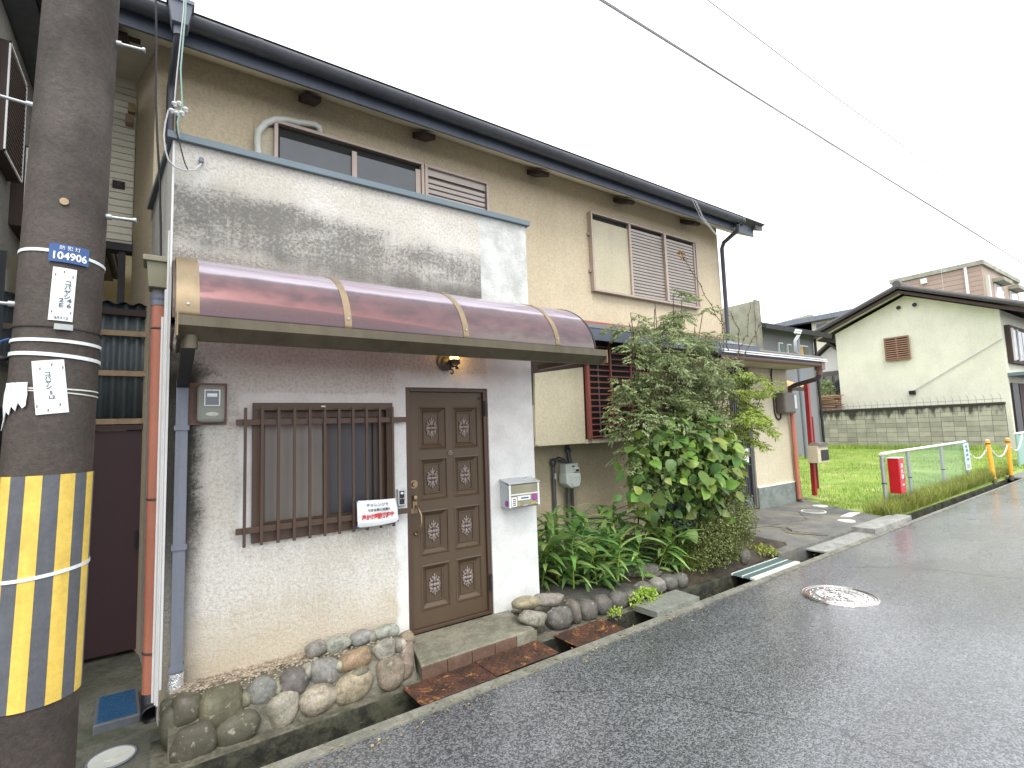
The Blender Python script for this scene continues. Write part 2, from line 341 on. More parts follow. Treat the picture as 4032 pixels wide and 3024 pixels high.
m_lamp = mat_emit('lit_amber_bulb', (1.0, .62, .16), 3.5)
m_canopy = M('tan_corrugated_plastic', S(196, 160, 104), .6, .2, 5, .1)
m_timber = M('stacked_timber', S(176, 138, 108), .75, .2, 4, .15, 30, .2, 30, rnd=.35)
m_ypost = M('yellow_post_paint', S(232, 168, 42), .4, .1, 5, .05)
m_bark = M('cane_bark', S(84, 70, 54), .8, .2, 10, .15, 60, .3, 50)
m_lawnb = mat_moss_conc('lawn_soil', S(136, 160, 66), S(112, 140, 50), S(176, 176, 110), .6, .5)
m_grass = mat_leaf('grass_blades', S(128, 164, 58), S(178, 196, 96), False, .4, .5)
m_tallg = mat_leaf('tall_grass', S(120, 142, 52), S(176, 176, 96), False, .35, .5)
m_nand = mat_leaf('nandina_leaves', S(112, 132, 90), S(182, 192, 138), False, .42)
m_box = mat_leaf('boxwood_leaves', S(78, 96, 50), S(152, 158, 92), False, .25)
m_leafo = mat_leaf('broad_leaves', None, None, True, .35)
m_dirt = mat_moss_conc('yard_soil', S(120, 112, 98), S(104, 98, 86), S(110, 118, 76), .4, .5)
m_clay = M('broken_clay_pot', S(160, 92, 66), .7, .2, 12, .15, 60, .2)

# ------------------------------------------------------------------ geometry helpers
WT = {}
def off(parent): return WT.get(parent.name, Vector((0, 0, 0))) if parent else Vector((0, 0, 0))
class MB:
    def __init__(s): s.v = []; s.f = []; s.sm = []
    def add(s, vs, fs, smooth=False):
        b = len(s.v); s.v += [tuple(v) for v in vs]
        for f in fs: s.f.append(tuple(b+i for i in f)); s.sm.append(smooth)
        return s
    def box(s, x0, x1, y0, y1, z0, z1):
        return s.add([(x0,y0,z0),(x1,y0,z0),(x1,y1,z0),(x0,y1,z0),(x0,y0,z1),(x1,y0,z1),(x1,y1,z1),(x0,y1,z1)],
                     [(0,3,2,1),(4,5,6,7),(0,1,5,4),(1,2,6,5),(2,3,7,6),(3,0,4,7)])
    def obox(s, c, ax, ay, az):      # oriented box, half vectors
        c, ax, ay, az = map(Vector, (c, ax, ay, az))
        v = [c+i*ax+j*ay+k*az for k in (-1,1) for i,j in ((-1,-1),(1,-1),(1,1),(-1,1))]
        return s.add(v, [(0,3,2,1),(4,5,6,7),(0,1,5,4),(1,2,6,5),(2,3,7,6),(3,0,4,7)])
    def prism(s, poly, z0, z1):      # poly in xy
        n = len(poly); v = [(x,y,z0) for x,y in poly]+[(x,y,z1) for x,y in poly]
        a = sum(poly[i][0]*poly[(i+1)%n][1]-poly[(i+1)%n][0]*poly[i][1] for i in range(n))
        f = [tuple(range(n-1,-1,-1)), tuple(range(n,2*n))]+[(i,(i+1)%n,n+(i+1)%n,n+i) for i in range(n)]
        if a < 0: f = [tuple(reversed(q)) for q in f]
        return s.add(v, f)
    def extr(s, prof, x0, x1):       # profile (y,z) along x
        n = len(prof); v = [(x0,y,z) for y,z in prof]+[(x1,y,z) for y,z in prof]
        a = sum(prof[i][0]*prof[(i+1)%n][1]-prof[(i+1)%n][0]*prof[i][1] for i in range(n))
        f = [tuple(range(n-1,-1,-1)), tuple(range(n,2*n))]+[(i,(i+1)%n,n+(i+1)%n,n+i) for i in range(n)]
        if a < 0: f = [tuple(reversed(q)) for q in f]
        return s.add(v, f)
    def extry(s, prof, y0, y1):      # profile (x,z) along y
        n = len(prof); v = [(x,y0,z) for x,z in prof]+[(x,y1,z) for x,z in prof]
        a = sum(prof[i][0]*prof[(i+1)%n][1]-prof[(i+1)%n][0]*prof[i][1] for i in range(n))
        f = [tuple(range(n)), tuple(range(2*n-1,n-1,-1))]+[((i+1)%n,i,n+i,n+(i+1)%n) for i in range(n)]
        if a < 0: f = [tuple(reversed(q)) for q in f]
        return s.add(v, f)
    def tube(s, path, r, n=8, caps=True, r1=None):
        P = [Vector(p) for p in path]; m = len(P); rings = []
        t0 = (P[1]-P[0]).normalized(); u = t0.orthogonal().normalized()
        for i, p in enumerate(P):
            t = ((P[min(i+1,m-1)]-P[max(i-1,0)])).normalized()
            u = (u-t*u.dot(t)); u = u.normalized() if u.length > 1e-6 else t.orthogonal().normalized()
            w_ = t.cross(u); rr = r if r1 is None else r+(r1-r)*i/(m-1)
            rings.append([p+rr*(math.cos(a)*u+math.sin(a)*w_) for a in (2*math.pi*k/n for k in range(n))])
        v = [q for rg in rings for q in rg]; f = []
        for i in range(m-1):
            for k in range(n): f.append((i*n+k, i*n+(k+1)%n, (i+1)*n+(k+1)%n, (i+1)*n+k))
        s.add(v, f, True)
        if caps:
            s.add(rings[0], [tuple(range(n-1,-1,-1))]); s.add(rings[-1], [tuple(range(n))])
        return s
    def cyl(s, p0, p1, r, n=12, r1=None): return s.tube([p0, p1], r, n, True, r1)
    def ball(s, c, rx, ry=None, rz=None, n=8, m=5):
        ry = ry or rx; rz = rz or rx; v = [(c[0],c[1],c[2]+rz)]
        for j in range(1,m):
            ph = math.pi*j/m
            for i in range(n): th = 2*math.pi*i/n; v.append((c[0]+rx*math.sin(ph)*math.cos(th), c[1]+ry*math.sin(ph)*math.sin(th), c[2]+rz*math.cos(ph)))
        v.append((c[0],c[1],c[2]-rz)); f = [(0,1+i,1+(i+1)%n) for i in range(n)]
        for j in range(m-2):
            for i in range(n): a=1+j*n+i; b=1+j*n+(i+1)%n; f.append((a,a+n,b+n,b))
        l = len(v)-1; b0 = 1+(m-2)*n; f += [(l,b0+(i+1)%n,b0+i) for i in range(n)]
        return s.add(v, f, True)
    def disc(s, c, r, h, n=40):
        return s.cyl((c[0],c[1],c[2]-h), c, r, n)
    def mesh(s, name):
        me = bpy.data.meshes.new(name); me.from_pydata(s.v, [], s.f)
        me.polygons.foreach_set('use_smooth', s.sm); me.update(); return me
    def build(s, name, mat, parent=None, bevel=0, color=None):
        o = put(name, s.mesh(name), mat, parent)
        if bevel:
            b = o.modifiers.new('bevel', 'BEVEL'); b.width = bevel; b.segments = 2; b.limit_method = 'ANGLE'; b.angle_limit = R(40)
        if color is not None: o.color = c4(color)
        return o
def put(name, me, mat=None, parent=None):
    if mat is not None and not me.materials: me.materials.append(mat)
    o = bpy.data.objects.new(name, me); COL.objects.link(o)
    if parent is not None: o.parent = parent; o.location = -off(parent)
    WT[o.name] = Vector((0, 0, 0)); return o
def inst(name, me, parent, loc, rot=(0,0,0), scl=(1,1,1), color=None):
    o = bpy.data.objects.new(name, me); COL.objects.link(o)
    if parent is not None: o.parent = parent
    o.location = Vector(loc)-off(parent); o.rotation_euler = rot; o.scale = scl
    if color is not None: o.color = c4(color)
    WT[o.name] = Vector(loc); return o
def thing(name, label, cat, loc, group=None):
    o = bpy.data.objects.new(name, None); COL.objects.link(o); o.location = loc; o.empty_display_size = .1
    WT[o.name] = Vector(loc); return tag(o, label, cat, group)
def tag(o, label, cat, group=None):
    o['label'] = label; o['category'] = cat
    if group: o['group'] = group
    return o
def struct(o): o['kind'] = 'structure'; return o
def stuff(o): o['kind'] = 'stuff'; return o
def ribbon(path, w0, z):            # jagged strip lying on a surface
    P = [Vector((x, y, 0)) for x, y in path]; m = MB(); n = len(P); v = []
    for i, p in enumerate(P):
        t = (P[min(i+1,n-1)]-P[max(i-1,0)]).normalized(); q = Vector((-t.y, t.x, 0)); ww = w0*random.uniform(.4, 1.2)
        zz = z(p.x, p.y) if callable(z) else z
        v += [(p.x+q.x*ww, p.y+q.y*ww, zz), (p.x-q.x*ww, p.y-q.y*ww, zz)]
    return m.add(v, [(2*i+1, 2*i+3, 2*i+2, 2*i) for i in range(n-1)])
def wander(pts, amp, sub=6):
    out = []
    for (a, b), (c, d) in zip(pts, pts[1:]):
        for k in range(sub):
            t = k/sub; out.append((a+(c-a)*t+random.uniform(-amp, amp), b+(d-b)*t+random.uniform(-amp, amp)))
    return out+[pts[-1]]
def text_mesh(body, size, depth=.0015, sx=1., bold=0., align='CENTER'):
    cu = bpy.data.curves.new('lettering', 'FONT'); cu.body = body; cu.size = size; cu.extrude = depth; cu.align_x = align; cu.align_y = 'CENTER'; cu.offset = bold
    cu.resolution_u = 3
    o = bpy.data.objects.new('lettering', cu); COL.objects.link(o)
    bpy.context.view_layer.update()
    me = bpy.data.meshes.new_from_object(o.evaluated_get(bpy.context.evaluated_depsgraph_get()))
    bpy.data.objects.remove(o); bpy.data.curves.remove(cu)
    if sx != 1:
        for v in me.vertices: v.co.x *= sx
    me.name = 'lettering'; me.materials.clear(); return me
def text_on(body, size, mat, parent, fn, sx=1., bold=0., name='lettering'):
    me = text_mesh(body, size, .0012, sx, bold)
    for v in me.vertices: v.co = fn(v.co.x, v.co.y, v.co.z)
    return put(name, me, mat, parent)
def stone_mesh(seed, rx, ry, rz, rough=.17, n=14, m=9):
    b = MB().ball((0, 0, 0), 1, 1, 1, n, m); o = Vector((seed*3.1, seed*1.7, seed*.9))
    v = []
    for p in b.v:
        q = Vector(p); k = 1+rough*(mnoise.noise(q*1.1+o)*1.5)+rough*.45*mnoise.noise(q*2.7+o)
        e = lambda t: math.copysign(abs(t)**.82, t)
        v.append((e(q.x)*k*rx, e(q.y)*k*ry, e(q.z)*k*rz))
    b.v = v; me = b.mesh('stone'); me.materials.append(m_stone); return me
Ya = lambda x: -.92+.024*x      # asphalt edge
Yk = lambda x: -.83+.0215*x     # drain, road side
Yi = lambda x: -.572+.0225*x    # drain, house side

# ------------------------------------------------------------------ ground, road, drain
struct(MB().box(-300, 400, -300, 400, -.5, -.36).build('ground', m_dirt))
rd = struct(MB().prism([(-80, Ya(-80)), (-80, -80), (150, -80), (150, Ya(150))], -.3, 0).build('road', m_asph))
ribbon(wander([(2.05, -1.12), (2.35, -1.35), (2.62, -1.62), (2.75, -1.95), (3.0, -2.35), (3.02, -2.8)], .012, 9), .002, .003).build('crack', m_blk, rd)
ribbon(wander([(6.3, -1.1), (6.8, -1.5), (7.0, -2.2), (7.3, -3.0)], .015, 8), .003, .003).build('crack', m_blk, rd)
ribbon(wander([(10.3, -.9), (10.8, -1.5), (11.1, -2.3), (11.6, -3.2)], .015, 8), .004, .003).build('crack', m_blk, rd)
ribbon(wander([(13.3, -.75), (13.6, -1.6), (14.2, -2.5)], .02, 8), .005, .003).build('crack', m_blk, rd)
kb = MB(); xs = [-3+.6*i for i in range(44)]
for a, b in zip(xs, xs[1:]):
    kb.add([(a, Ya(a)-.004, -.3), (b, Ya(b)-.004, -.3), (b, Yk(b), -.3), (a, Yk(a), -.3), (a, Ya(a)+random.uniform(-.008, .004), .010), (b, Ya(b)+random.uniform(-.008, .004), .010), (b, Yk(b), .012), (a, Yk(a), .012)],
           [(4, 5, 6, 7), (0, 1, 5, 4), (2, 3, 7, 6)])
struct(kb.build('kerb', m_kerb))
struct(MB().prism([(-3, Yk(-3)-.01), (24, Yk(24)-.01), (24, Yi(24)+.03), (-3, Yi(-3)+.03)], -.34, -.24).build('drain_floor', m_wet))
struct(MB().prism([(-.0, Yi(0)), (6.1, Yi(6.1)), (6.1, Yi(6.1)+.3), (-.0, Yi(0)+.4)], -.34, .0).build('drain_ledge', m_drain))
struct(MB().prism([(0., Yi(0)+.002), (3.6, Yi(3.6)+.002), (3.6, Yi(3.6)+.3), (0., Yi(0)+.3)], -.02, .004).build('ledge_top', m_mortar))
struct(MB().prism([(6.05, Yi(6.05)+.001), (24, Yi(24)+.001), (24, Yi(24)+.3), (6.05, Yi(6.05)+.3)], -.345, -.03).build('drain_bank', m_drain))
# alley floor, plots
struct(MB().prism([(-4, -.93), (.06, Yi(0)-.0), (.06, 0), (-.02, .9), (-.25, 6), (-4, 6)], -.3, -.004).build('alley_floor', mat_moss_conc('alley_concrete', S(104, 104, 94), S(80, 82, 72), S(60, 64, 44), .6, 3.)))
struct(MB().prism([(2.87, -.36), (4.2, -.30), (4.2, 1.3), (2.87, 1.3)], -.3, .115).build('garden_paving', m_pad))
gb = MB(); n_ = 26
def soilz(x, y): return .10+.05*mnoise.noise(Vector((x*2.2, y*2.2, 3)))+.04*math.exp(-((x-4.9)**2))
gx = [3.35+3.3*i/n_ for i in range(n_+1)]; gy = [-.40+1.7*j/12 for j in range(13)]
gv = [(x, y+.03*x-.12 if j == 0 else y, soilz(x, y) if j else 0.0) for j, y in enumerate(gy) for x in gx]
gb.add(gv, [(j*(n_+1)+i, j*(n_+1)+i+1, (j+1)*(n_+1)+i+1, (j+1)*(n_+1)+i) for j in range(12) for i in range(n_)], True)
struct(gb.build('garden_soil', m_soil))
# apron in front of the porch
def apz(x, y): return .055+.035*(y+.4)+.012*mnoise.noise(Vector((x*.8, y*.8, 0)))
ap = MB(); nx, ny = 30, 14
def apx0(t): return 6.12+(t*.95 if t < .8 else .76+(t-.8)*6.2)
av = []
for j in range(ny+1):
    t = j/ny; y = -.44+1.86*t
    x0 = 6.12+.9*t if t < .75 else 6.8+2.2*(t-.75); x1 = 9.55+.55*t if t < .25 else 9.7+.9*(t-.25)
    for i in range(nx+1):
        u = i/nx; x = x0+(x1-x0)*u; yy = y+.018*(x-6.1)*(1-t) if True else y
        av.append((x, yy, apz(x, yy)))
W_ = nx+1
ap.add(av, [(j*W_+i, j*W_+i+1, (j+1)*W_+i+1, (j+1)*W_+i) for j in range(ny) for i in range(nx)], True)
b_ = [(x, y, -.12) for x, y, z in av[:W_]]; ap.add(av[:W_]+b_, [(i+W_, i+1+W_, i+1, i) for i in range(nx)])
l_ = [av[j*W_] for j in range(ny+1)]; ap.add(l_+[(x, y, -.1) for x, y, z in l_], [(i, i+1, i+2+ny, i+1+ny) for i in range(ny)])
r_ = [av[j*W_+nx] for j in range(ny+1)]; ap.add(r_+[(x, y, -.1) for x, y, z in r_], [(i+1, i, i+1+ny, i+2+ny) for i in range(ny)])
apo = struct(ap.build('apron', m_apron))
ribbon(wander([(7.60, -.33), (7.45, -.12), (7.3, .05), (7.55, .22), (7.5, .42)], .03, 5), .028, lambda x, y: apz(x, y)+.006).build('crack', m_dirt, apo)
ribbon(wander([(7.66, -.34), (7.55, -.12), (7.42, .05), (7.62, .22)], .015, 5), .010, lambda x, y: apz(x, y)+.009).build('crack', m_blk, apo)
ribbon([(8.9, 1.22), (8.95, .7), (8.4, .3), (7.0, .5)], .006, lambda x, y: apz(x, y)+.004).build('joint', m_blk, apo)
ribbon([(9.3, .55), (9.6, .45), (9.9, .5)], .008, lambda x, y: apz(x, y)+.004).build('joint', m_blk, apo)
# lawn
def lawnz(x, y): return .03+.02*(min(y, 2)+.3)+.006*max(0, x-10)+.02*mnoise.noise(Vector((x*.5, y*.5, 0)))
lw = MB(); nx, ny = 60, 30; lv = []
for j in range(ny+1):
    for i in range(nx+1):
        x = 9.5+19*i/nx; y = Yi(x)+.02+12.2*(j/ny)**1.5
        if x < 10.4: y = max(y, min(1.45, .0+(10.4-x)*1.0)) if j == 0 else max(y, y)
        lv.append((x, y, lawnz(x, y) if j else -.05))
W_ = nx+1
lw.add(lv, [(j*W_+i, j*W_+i+1, (j+1)*W_+i+1, (j+1)*W_+i) for j in range(ny) for i in range(nx)], True)
lawno = struct(lw.build('lawn', m_lawnb))
struct(MB().prism([(28.05, Ya(28)+.05), (120, Ya(120)+.05), (120, 90), (28.05, 90)], -.3, .12).build('yard', m_dirt))

# ------------------------------------------------------------------ the house
H = thing('house', 'beige rendered two storey house with stained balcony parapet and maroon awning', 'house', (1.45, 1.3, 0))
XL, XR = .035, 2.866
wn = dict(x0=.519, x1=1.488, z0=.975, z1=1.888); dr = dict(x0=1.608, x1=2.377, z0=.105, z1=2.02)
fwl = MB(); T = .13
for x0, x1, z0, z1 in ((XL, wn['x0'], -.05, 3.60), (wn['x1'], dr['x0'], -.05, 3.60), (dr['x1'], XR, -.05, 3.60), (wn['x0'], wn['x1'], wn['z1'], 3.60), (wn['x0'], wn['x1'], -.05, wn['z0']), (dr['x0'], dr['x1'], dr['z1'], 3.60)):
    fwl.box(x0, x1, 0, T, z0, z1)
fwl.build('front_wall', m_front, H)
MB().prism([(XL, .001), (XL+.1, .13), (.03, 1.3), (-.085, 1.3)], -.1, 3.599).build('side_wall', m_sidew, H)
MB().box(XR-.12, XR-.001, T, 1.3, -.05, 3.598).build('side_wall', m_front, H)
MB().box(.1, 2.8, .13, 1.3, 2.75, 2.85).build('balcony_floor', m_conc, H)
MB().box(XL, XL+.012, -.006, .001, .2, 3.598).build('corner_bead', m_white, H)
cp = MB().box(XL-.03, XR+.03, -.035, .16, 3.60, 3.645); cp.prism([(XL-.035, .163), (XL+.12, .163), (.04, 1.29), (-.12, 1.29)], 3.60, 3.643); cp.box(XR-.14, XR+.03, .163, 1.29, 3.60, 3.643)
cp.build('parapet_cap', m_cap, H)
# main wall of both storeys, rear wing
MB().prism([(-.085, 1.301), (8.11, 1.301), (8.11, 3.8), (-.1, 3.8)], -.1, 5.16).build('main_wall', m_tan, H)
MB().prism([(-.086, 1.3), (-.06, 1.3), (-.18, 1.9), (-.235, 1.9)], 0, 5.1).build('side_wall', m_tan, H)
MB().prism([(-.06, 1.7), (-.1, 3.8), (-.2, 3.8), (-.2, 1.9)], 0, 5.1).build('side_wall', m_tan, H)
sd_ = MB().box(-1.6, -.24, 1.915, 2.0, 3.47, 5.08).build('rear_wing', m_siding, H)
prof = [(0, 0), (-.014, .002), (-.014, .052), (-.002, .062), (0, .062)]
sm_ = MB().extr(prof, 0, 1.34).mesh('board'); sm_.materials.append(m_siding)
for i in range(24): inst('board', sm_, sd_, (-1.585, 1.914, 3.50+.064*i))
MB().box(-1.6, -.22, 1.88, 2.02, 3.40, 3.469).build('beam', m_blk, H)
MB().box(-.335, -.285, 1.9, 1.96, 2.5, 3.4).build('post', m_blk, H)
vt = MB().box(-.395, -.305, 1.885, 1.9, 3.98, 4.05).build('vent', m_wood, H); MB().box(-.375, -.325, 1.881, 1.884, 4.0, 4.03).build('vent_slot', m_blk, vt)
MB().box(-.30, -.245, 1.84, 1.9, 4.72, 4.80).build('bracket', m_batt, H); MB().box(-.315, -.255, 1.82, 1.9, 4.60, 4.68).build('bracket', m_batt, H)
# roof, eave
GY, GZ, GR = .79, 5.035, .082
rf = MB().extr([(.74, 5.10), (4.2, 6.62), (7.6, 5.10), (7.6, 5.0), (4.2, 6.5), (.89, 5.04)], -1.7, 8.72).build('roof', m_roof, H)
MB().extr([(.872, 4.885), (.895, 4.885), (.895, 5.06), (.872, 5.06)], -1.7, 8.55).build('fascia', m_fascia, H)
sf = MB().extr([(.896, 4.885), (1.30, 5.10), (1.30, 5.13), (.896, 4.925)], -.1, 8.5); sf.box(-1.65, -.101, .896, 2.0, 5.06, 5.09)
sfo = sf.build('soffit', m_soff, H)
MB().box(-.36, -.2, 1.25, 1.31, 5.05, 5.0599).build('vent', m_wood, sfo)
gm = MB(); n = 16
def halfpipe(m, x0, x1, cy, cz, r, n=14, th=.006):
    pr = [(cy+r*math.cos(a), cz+r*math.sin(a)) for a in (math.pi+math.pi*k/n for k in range(n+1))]
    pr += [(cy+(r-th)*math.cos(a), cz+(r-th)*math.sin(a)) for a in (2*math.pi-math.pi*k/n for k in range(n+1))]
    k = len(pr); v = [(x0, y, z) for y, z in pr]+[(x1, y, z) for y, z in pr]
    m.add(v, [((i+1) % k, i, k+i, k+(i+1) % k) for i in range(k)], True)
halfpipe(gm, -1.7, 8.04, GY, GZ+.02, GR); gm.cyl((8.03, GY, GZ+.0), (8.05, GY, GZ), GR*.97, 16)
go = gm.build('eave_gutter', m_gut, H)
jm = MB(); halfpipe(jm, 0, .05, 0, 0, GR+.005); jme = jm.mesh('joint'); jme.materials.append(m_gut)
for x in (.62, 2.0, 3.55, 5.1, 6.7, 7.95): inst('joint', jme, go, (x, GY, GZ+.02))
MB().extr([(.80, 5.0), (1.3, 5.2), (1.3, 5.3), (.80, 5.1)], 8.5, 8.72).build('barge_board', m_roof, H)
st = MB().extr([(.05, .0), (.33, .13), (.33, .06), (.08, -.05), (.05, -.045)], -.075, .075).mesh('rafter_stub'); st.materials.append(m_wood)
for x in (-.35, 1.15, 2.37, 3.98, 5.58, 7.15): inst('rafter_stub', st, H, (x, .97, 4.925))
# rainwater head and pipes
rh = MB(); rh.add([(-.015, .62, 5.075), (.15, .62, 5.075), (.15, .80, 5.075), (-.015, .80, 5.075), (.015, .64, 4.90), (.12, .64, 4.90), (.12, .78, 4.90), (.015, .78, 4.90)], [(3, 2, 1, 0), (4, 5, 6, 7), (0, 1, 5, 4), (1, 2, 6, 5), (2, 3, 7, 6), (3, 0, 4, 7)])
rh.box(-.025, .16, .61, .81, 5.06, 5.09); rh.cyl((.06, .71, 4.90), (.06, .71, 4.83), .035, 12)
rh.build('rainwater_head', m_greyp, H)
MB().tube([(.06, .71, 4.86), (.055, .75, 4.79), (.03, 1.18, 4.74), (.022, 1.23, 4.69), (.022, 1.24, 4.6), (.022, 1.24, 3.3)], .031, 10).build('downpipe', m_gut, H)
MB().tube([(7.93, .79, 4.96), (7.95, .82, 4.86), (8.10, 1.17, 4.80), (8.14, 1.24, 4.72), (8.14, 1.25, 2.7)], .036, 10).build('downpipe', m_gut, H)
for k, dx in enumerate((0, .06, .09)):
    MB().tube([(6.57+dx, .695, 5.03), (6.75+dx, .70, 4.80), (7.16+dx*.4, .72, 4.60)], .004, 5).build('wire', m_wire, H)
# upper window over the balcony
def sash(parent, x0, x1, z0, z1, y, t=.03, d=.05, mat=m_alum):
    m = MB(); m.box(x0, x1, y-d, y, z1-t, z1); m.box(x0, x1, y-d, y, z0, z0+t); m.box(x0, x0+t, y-d, y, z0+t, z1-t); m.box(x1-t, x1, y-d, y, z0+t, z1-t)
    return m.build('frame', mat, parent, .003)
WY = 1.3
W1 = MB().box(.85, 2.40, WY-.012, WY-.001, 3.0, 4.69).build('upper_window', m_dark, H)
sash(W1, .845, 2.40, 3.0, 4.695, WY-.001, .035, .07)
MB().box(.90, 1.62, WY-.03, WY-.02, 3.02, 4.55).build('pane', m_glassd, W1); MB().box(1.62, 2.34, WY-.045, WY-.035, 3.02, 4.57).build('pane', m_glassd, W1)
MB().box(1.59, 1.64, WY-.055, WY-.0305, 3.03, 4.60).build('mullion', m_alum, W1); MB().box(2.30, 2.36, WY-.055, WY-.0455, 3.03, 4.60).build('mullion', m_alum, W1)
MB().box(.68, .845, WY-.02, WY-.001, 3.2, 4.62).build('cover_strip', m_cream, W1)
def louvre(parent, x0, x1, z0, z1, y, pitch_, mat=m_slat):
    n = int((z1-z0)/pitch_)
    me = MB().extr([(0, 0), (-.012, .004), (-.018, pitch_*.72), (-.010, pitch_*.80), (0, pitch_*.80)], 0, x1-x0).mesh('slat'); me.materials.append(mat)
    for i in range(n): inst('slat', me, parent, (x0, y, z0+pitch_*i))
S1 = MB().box(2.42, 3.27, WY-.012, WY-.001, 3.2, 4.68).build('shutter_box', m_brown, H)
sash(S1, 2.41, 3.27, 3.2, 4.695, WY-.001, .04, .065)
louvre(S1, 2.46, 3.22, 3.25, 4.56, WY-.02, .062); MB().box(2.45, 3.23, WY-.03, WY-.0125, 4.575, 4.654).build('rail', m_slat, S1)
# upper window on the right
W2 = MB().box(4.96, 7.37, WY-.012, WY-.001, 3.55, 4.69).build('upper_window', m_dark, H)
sash(W2, 4.955, 7.385, 3.545, 4.70, WY-.001, .03, .075)
MB().box(4.99, 5.735, WY-.035, WY-.013, 3.58, 4.60).build('panel', m_cream, W2)
MB().box(5.735, 5.775, WY-.07, WY-.013, 3.576, 4.668).build('mullion', m_alum, W2); MB().box(6.525, 6.575, WY-.085, WY-.013, 3.576, 4.668).build('mullion', m_alum, W2); MB().box(7.31, 7.352, WY-.06, WY-.013, 3.576, 4.668).build('mullion', m_alum, W2)
louvre(W2, 5.78, 6.52, 3.59, 4.65, WY-.03, .0495); louvre(W2, 6.58, 7.305, 3.59, 4.65, WY-.03, .0495)
for z in (3.82, 4.35): MB().box(4.925, 4.954, WY-.04, WY-.001, z, z+.04).build('bracket', m_alum, W2)
hp = [(.71, 4.2), (.71, 4.34), (.70, 4.43), (.71, 4.53), (.77, 4.63), (.86, 4.70), (.97, 4.73), (1.06, 4.735), (1.13, 4.75), (1.22, 4.765), (1.26, 4.75), (1.275, 4.715)]
MB().tube([(x, WY-.05-(.0 if i < 11 else -.03), z) for i, (x, z) in enumerate(hp)], .032, 10).build('pipe_sleeve', m_lid, H)
# bay window with red grille
BY = .9
MB().box(3.50, 5.62, BY+.03, 1.3, 1.45, 2.74).build('bay_box', m_wood, H)
bp = MB().extry([(3.552, 1.45), (4.35, 1.452), (4.365, 2.405), (3.585, 2.298)], BY, BY+.0299); bp.build('bay_panel', m_cream, H, .006)
MB().extry([(3.556, 1.47), (3.60, 1.47), (3.63, 2.303), (3.59, 2.297)], BY-.012, BY-.0005).build('bay_trim', m_cream, H)
MB().box(4.352, 5.62, BY+.0, BY+.0299, 1.45, 1.50).build('bay_sill', m_cream, H)
BW = MB().box(4.40, 5.58, BY+.015, BY+.0295, 1.52, 2.72).build('bay_window', m_dark, H)
for x in (4.62, 4.86, 5.22): MB().box(x, x+.02, BY+.008, BY+.0149, 1.53, 2.7).build('mullion', m_greyp, BW)
RG = MB().box(4.382, 4.425, BY-.05, BY, 1.505, 2.74).build('bay_grille', m_redbar, H)
MB().box(5.56, 5.60, BY-.05, BY, 1.505, 2.74).build('upright', m_redbar, RG)
for x in (4.80, 5.18): MB().box(x-.009, x+.009, BY-.055, BY-.035, 1.52, 2.72).build('upright', m_redbar, RG)
bm = MB().box(0, 1.135, -.03, -.012, -.008, .008).mesh('bar'); bm.materials.append(m_redbar)
for i in range(16): inst('bar', bm, RG, (4.4255, BY, 1.53+.0765*i))
MB().box(3.44, 3.51, .86, .93, 1.5, 2.35).build('bay_post', m_wood, H); MB().box(3.42, 3.50, .80, .858, 1.55, 1.92).build('latch', m_olive, H)
# pent roof over the bay
MB().extr([(.62, 2.85), (1.3, 3.10), (1.3, 3.02), (.66, 2.80)], 2.88, 8.0).build('pent_roof', m_fascia, H)
MB().extr([(.62, 2.70), (.655, 2.70), (.655, 2.84), (.62, 2.84)], 2.88, 8.0).build('pent_fascia', m_fascia, H)
MB().box(2.88, 7.98, .656, 1.299, 2.745, 2.76).build('pent_soffit', m_wood, H)
MB().extr([(1.27, 3.09), (1.3, 3.125), (1.3, 3.10)], 2.88, 8.0).build('flashing', m_redbar, H)
MB().box(2.868, 3.45, .9, 1.29, .0, 2.74).build('recess_board', m_wood, H) if False else None
# awning
AW = thing('awning', 'curved maroon polycarbonate awning with bronze ribs over the front door', 'awning', (1.5, 0, 2.8))
A_, B_, Z0 = .70, .485, 2.295
def arc(m, x0, x1, da=0., db=0., th=.004, n=22, t0=0., t1=math.pi/2):
    pr = [(-(A_+da)*math.sin(t), Z0+(B_+db)*math.cos(t)) for t in (t0+(t1-t0)*k/n for k in range(n+1))]
    pi_ = [(-(A_+da-th)*math.sin(t), Z0+(B_+db-th)*math.cos(t)) for t in (t0+(t1-t0)*k/n for k in range(n, -1, -1))]
    q = pr+pi_; k = len(q); v = [(x0, y, z) for y, z in q]+[(x1, y, z) for y, z in q]
    m.add(v, [(i, (i+1) % k, k+(i+1) % k, k+i) for i in range(k)], True)
    m.add([(x0, y, z) for y, z in q], [(i, k-1-i, k-2-i, i+1)[::-1] for i in range(n)]); m.add([(x1, y, z) for y, z in q], [(i, k-1-i, k-2-i, i+1) for i in range(n)])
ribs = [(.06, .165), (.925, .968), (1.757, 1.80), (2.60, 2.642), (3.022, 3.036)]
for a, b in ribs:
    m = MB(); arc(m, a, b, .004, .004, .02)
    o = m.build('rib', m_bronze if b < 3 else m_blk, AW)
    for t in ((.55, 1.42) if b < 3 else ()):
        c = Vector(((a+b)/2, -(A_+.004)*math.sin(t), Z0+(B_+.004)*math.cos(t))); nrm = Vector((0, -math.sin(t), math.cos(t)))
        MB().cyl(c, c+nrm*.006, .007, 8).build('screw', m_steel, o)
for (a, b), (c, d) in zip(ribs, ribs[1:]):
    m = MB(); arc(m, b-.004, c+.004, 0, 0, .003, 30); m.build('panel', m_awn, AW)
MB().extr([(-.70, 2.178), (-.66, 2.178), (-.66, 2.29), (-.672, 2.29), (-.672, 2.19), (-.70, 2.19), (-.775, 2.242), (-.775, 2.29), (-.785, 2.29), (-.785, 2.238)], .07, 3.075).build('gutter', m_bronze_d, AW)
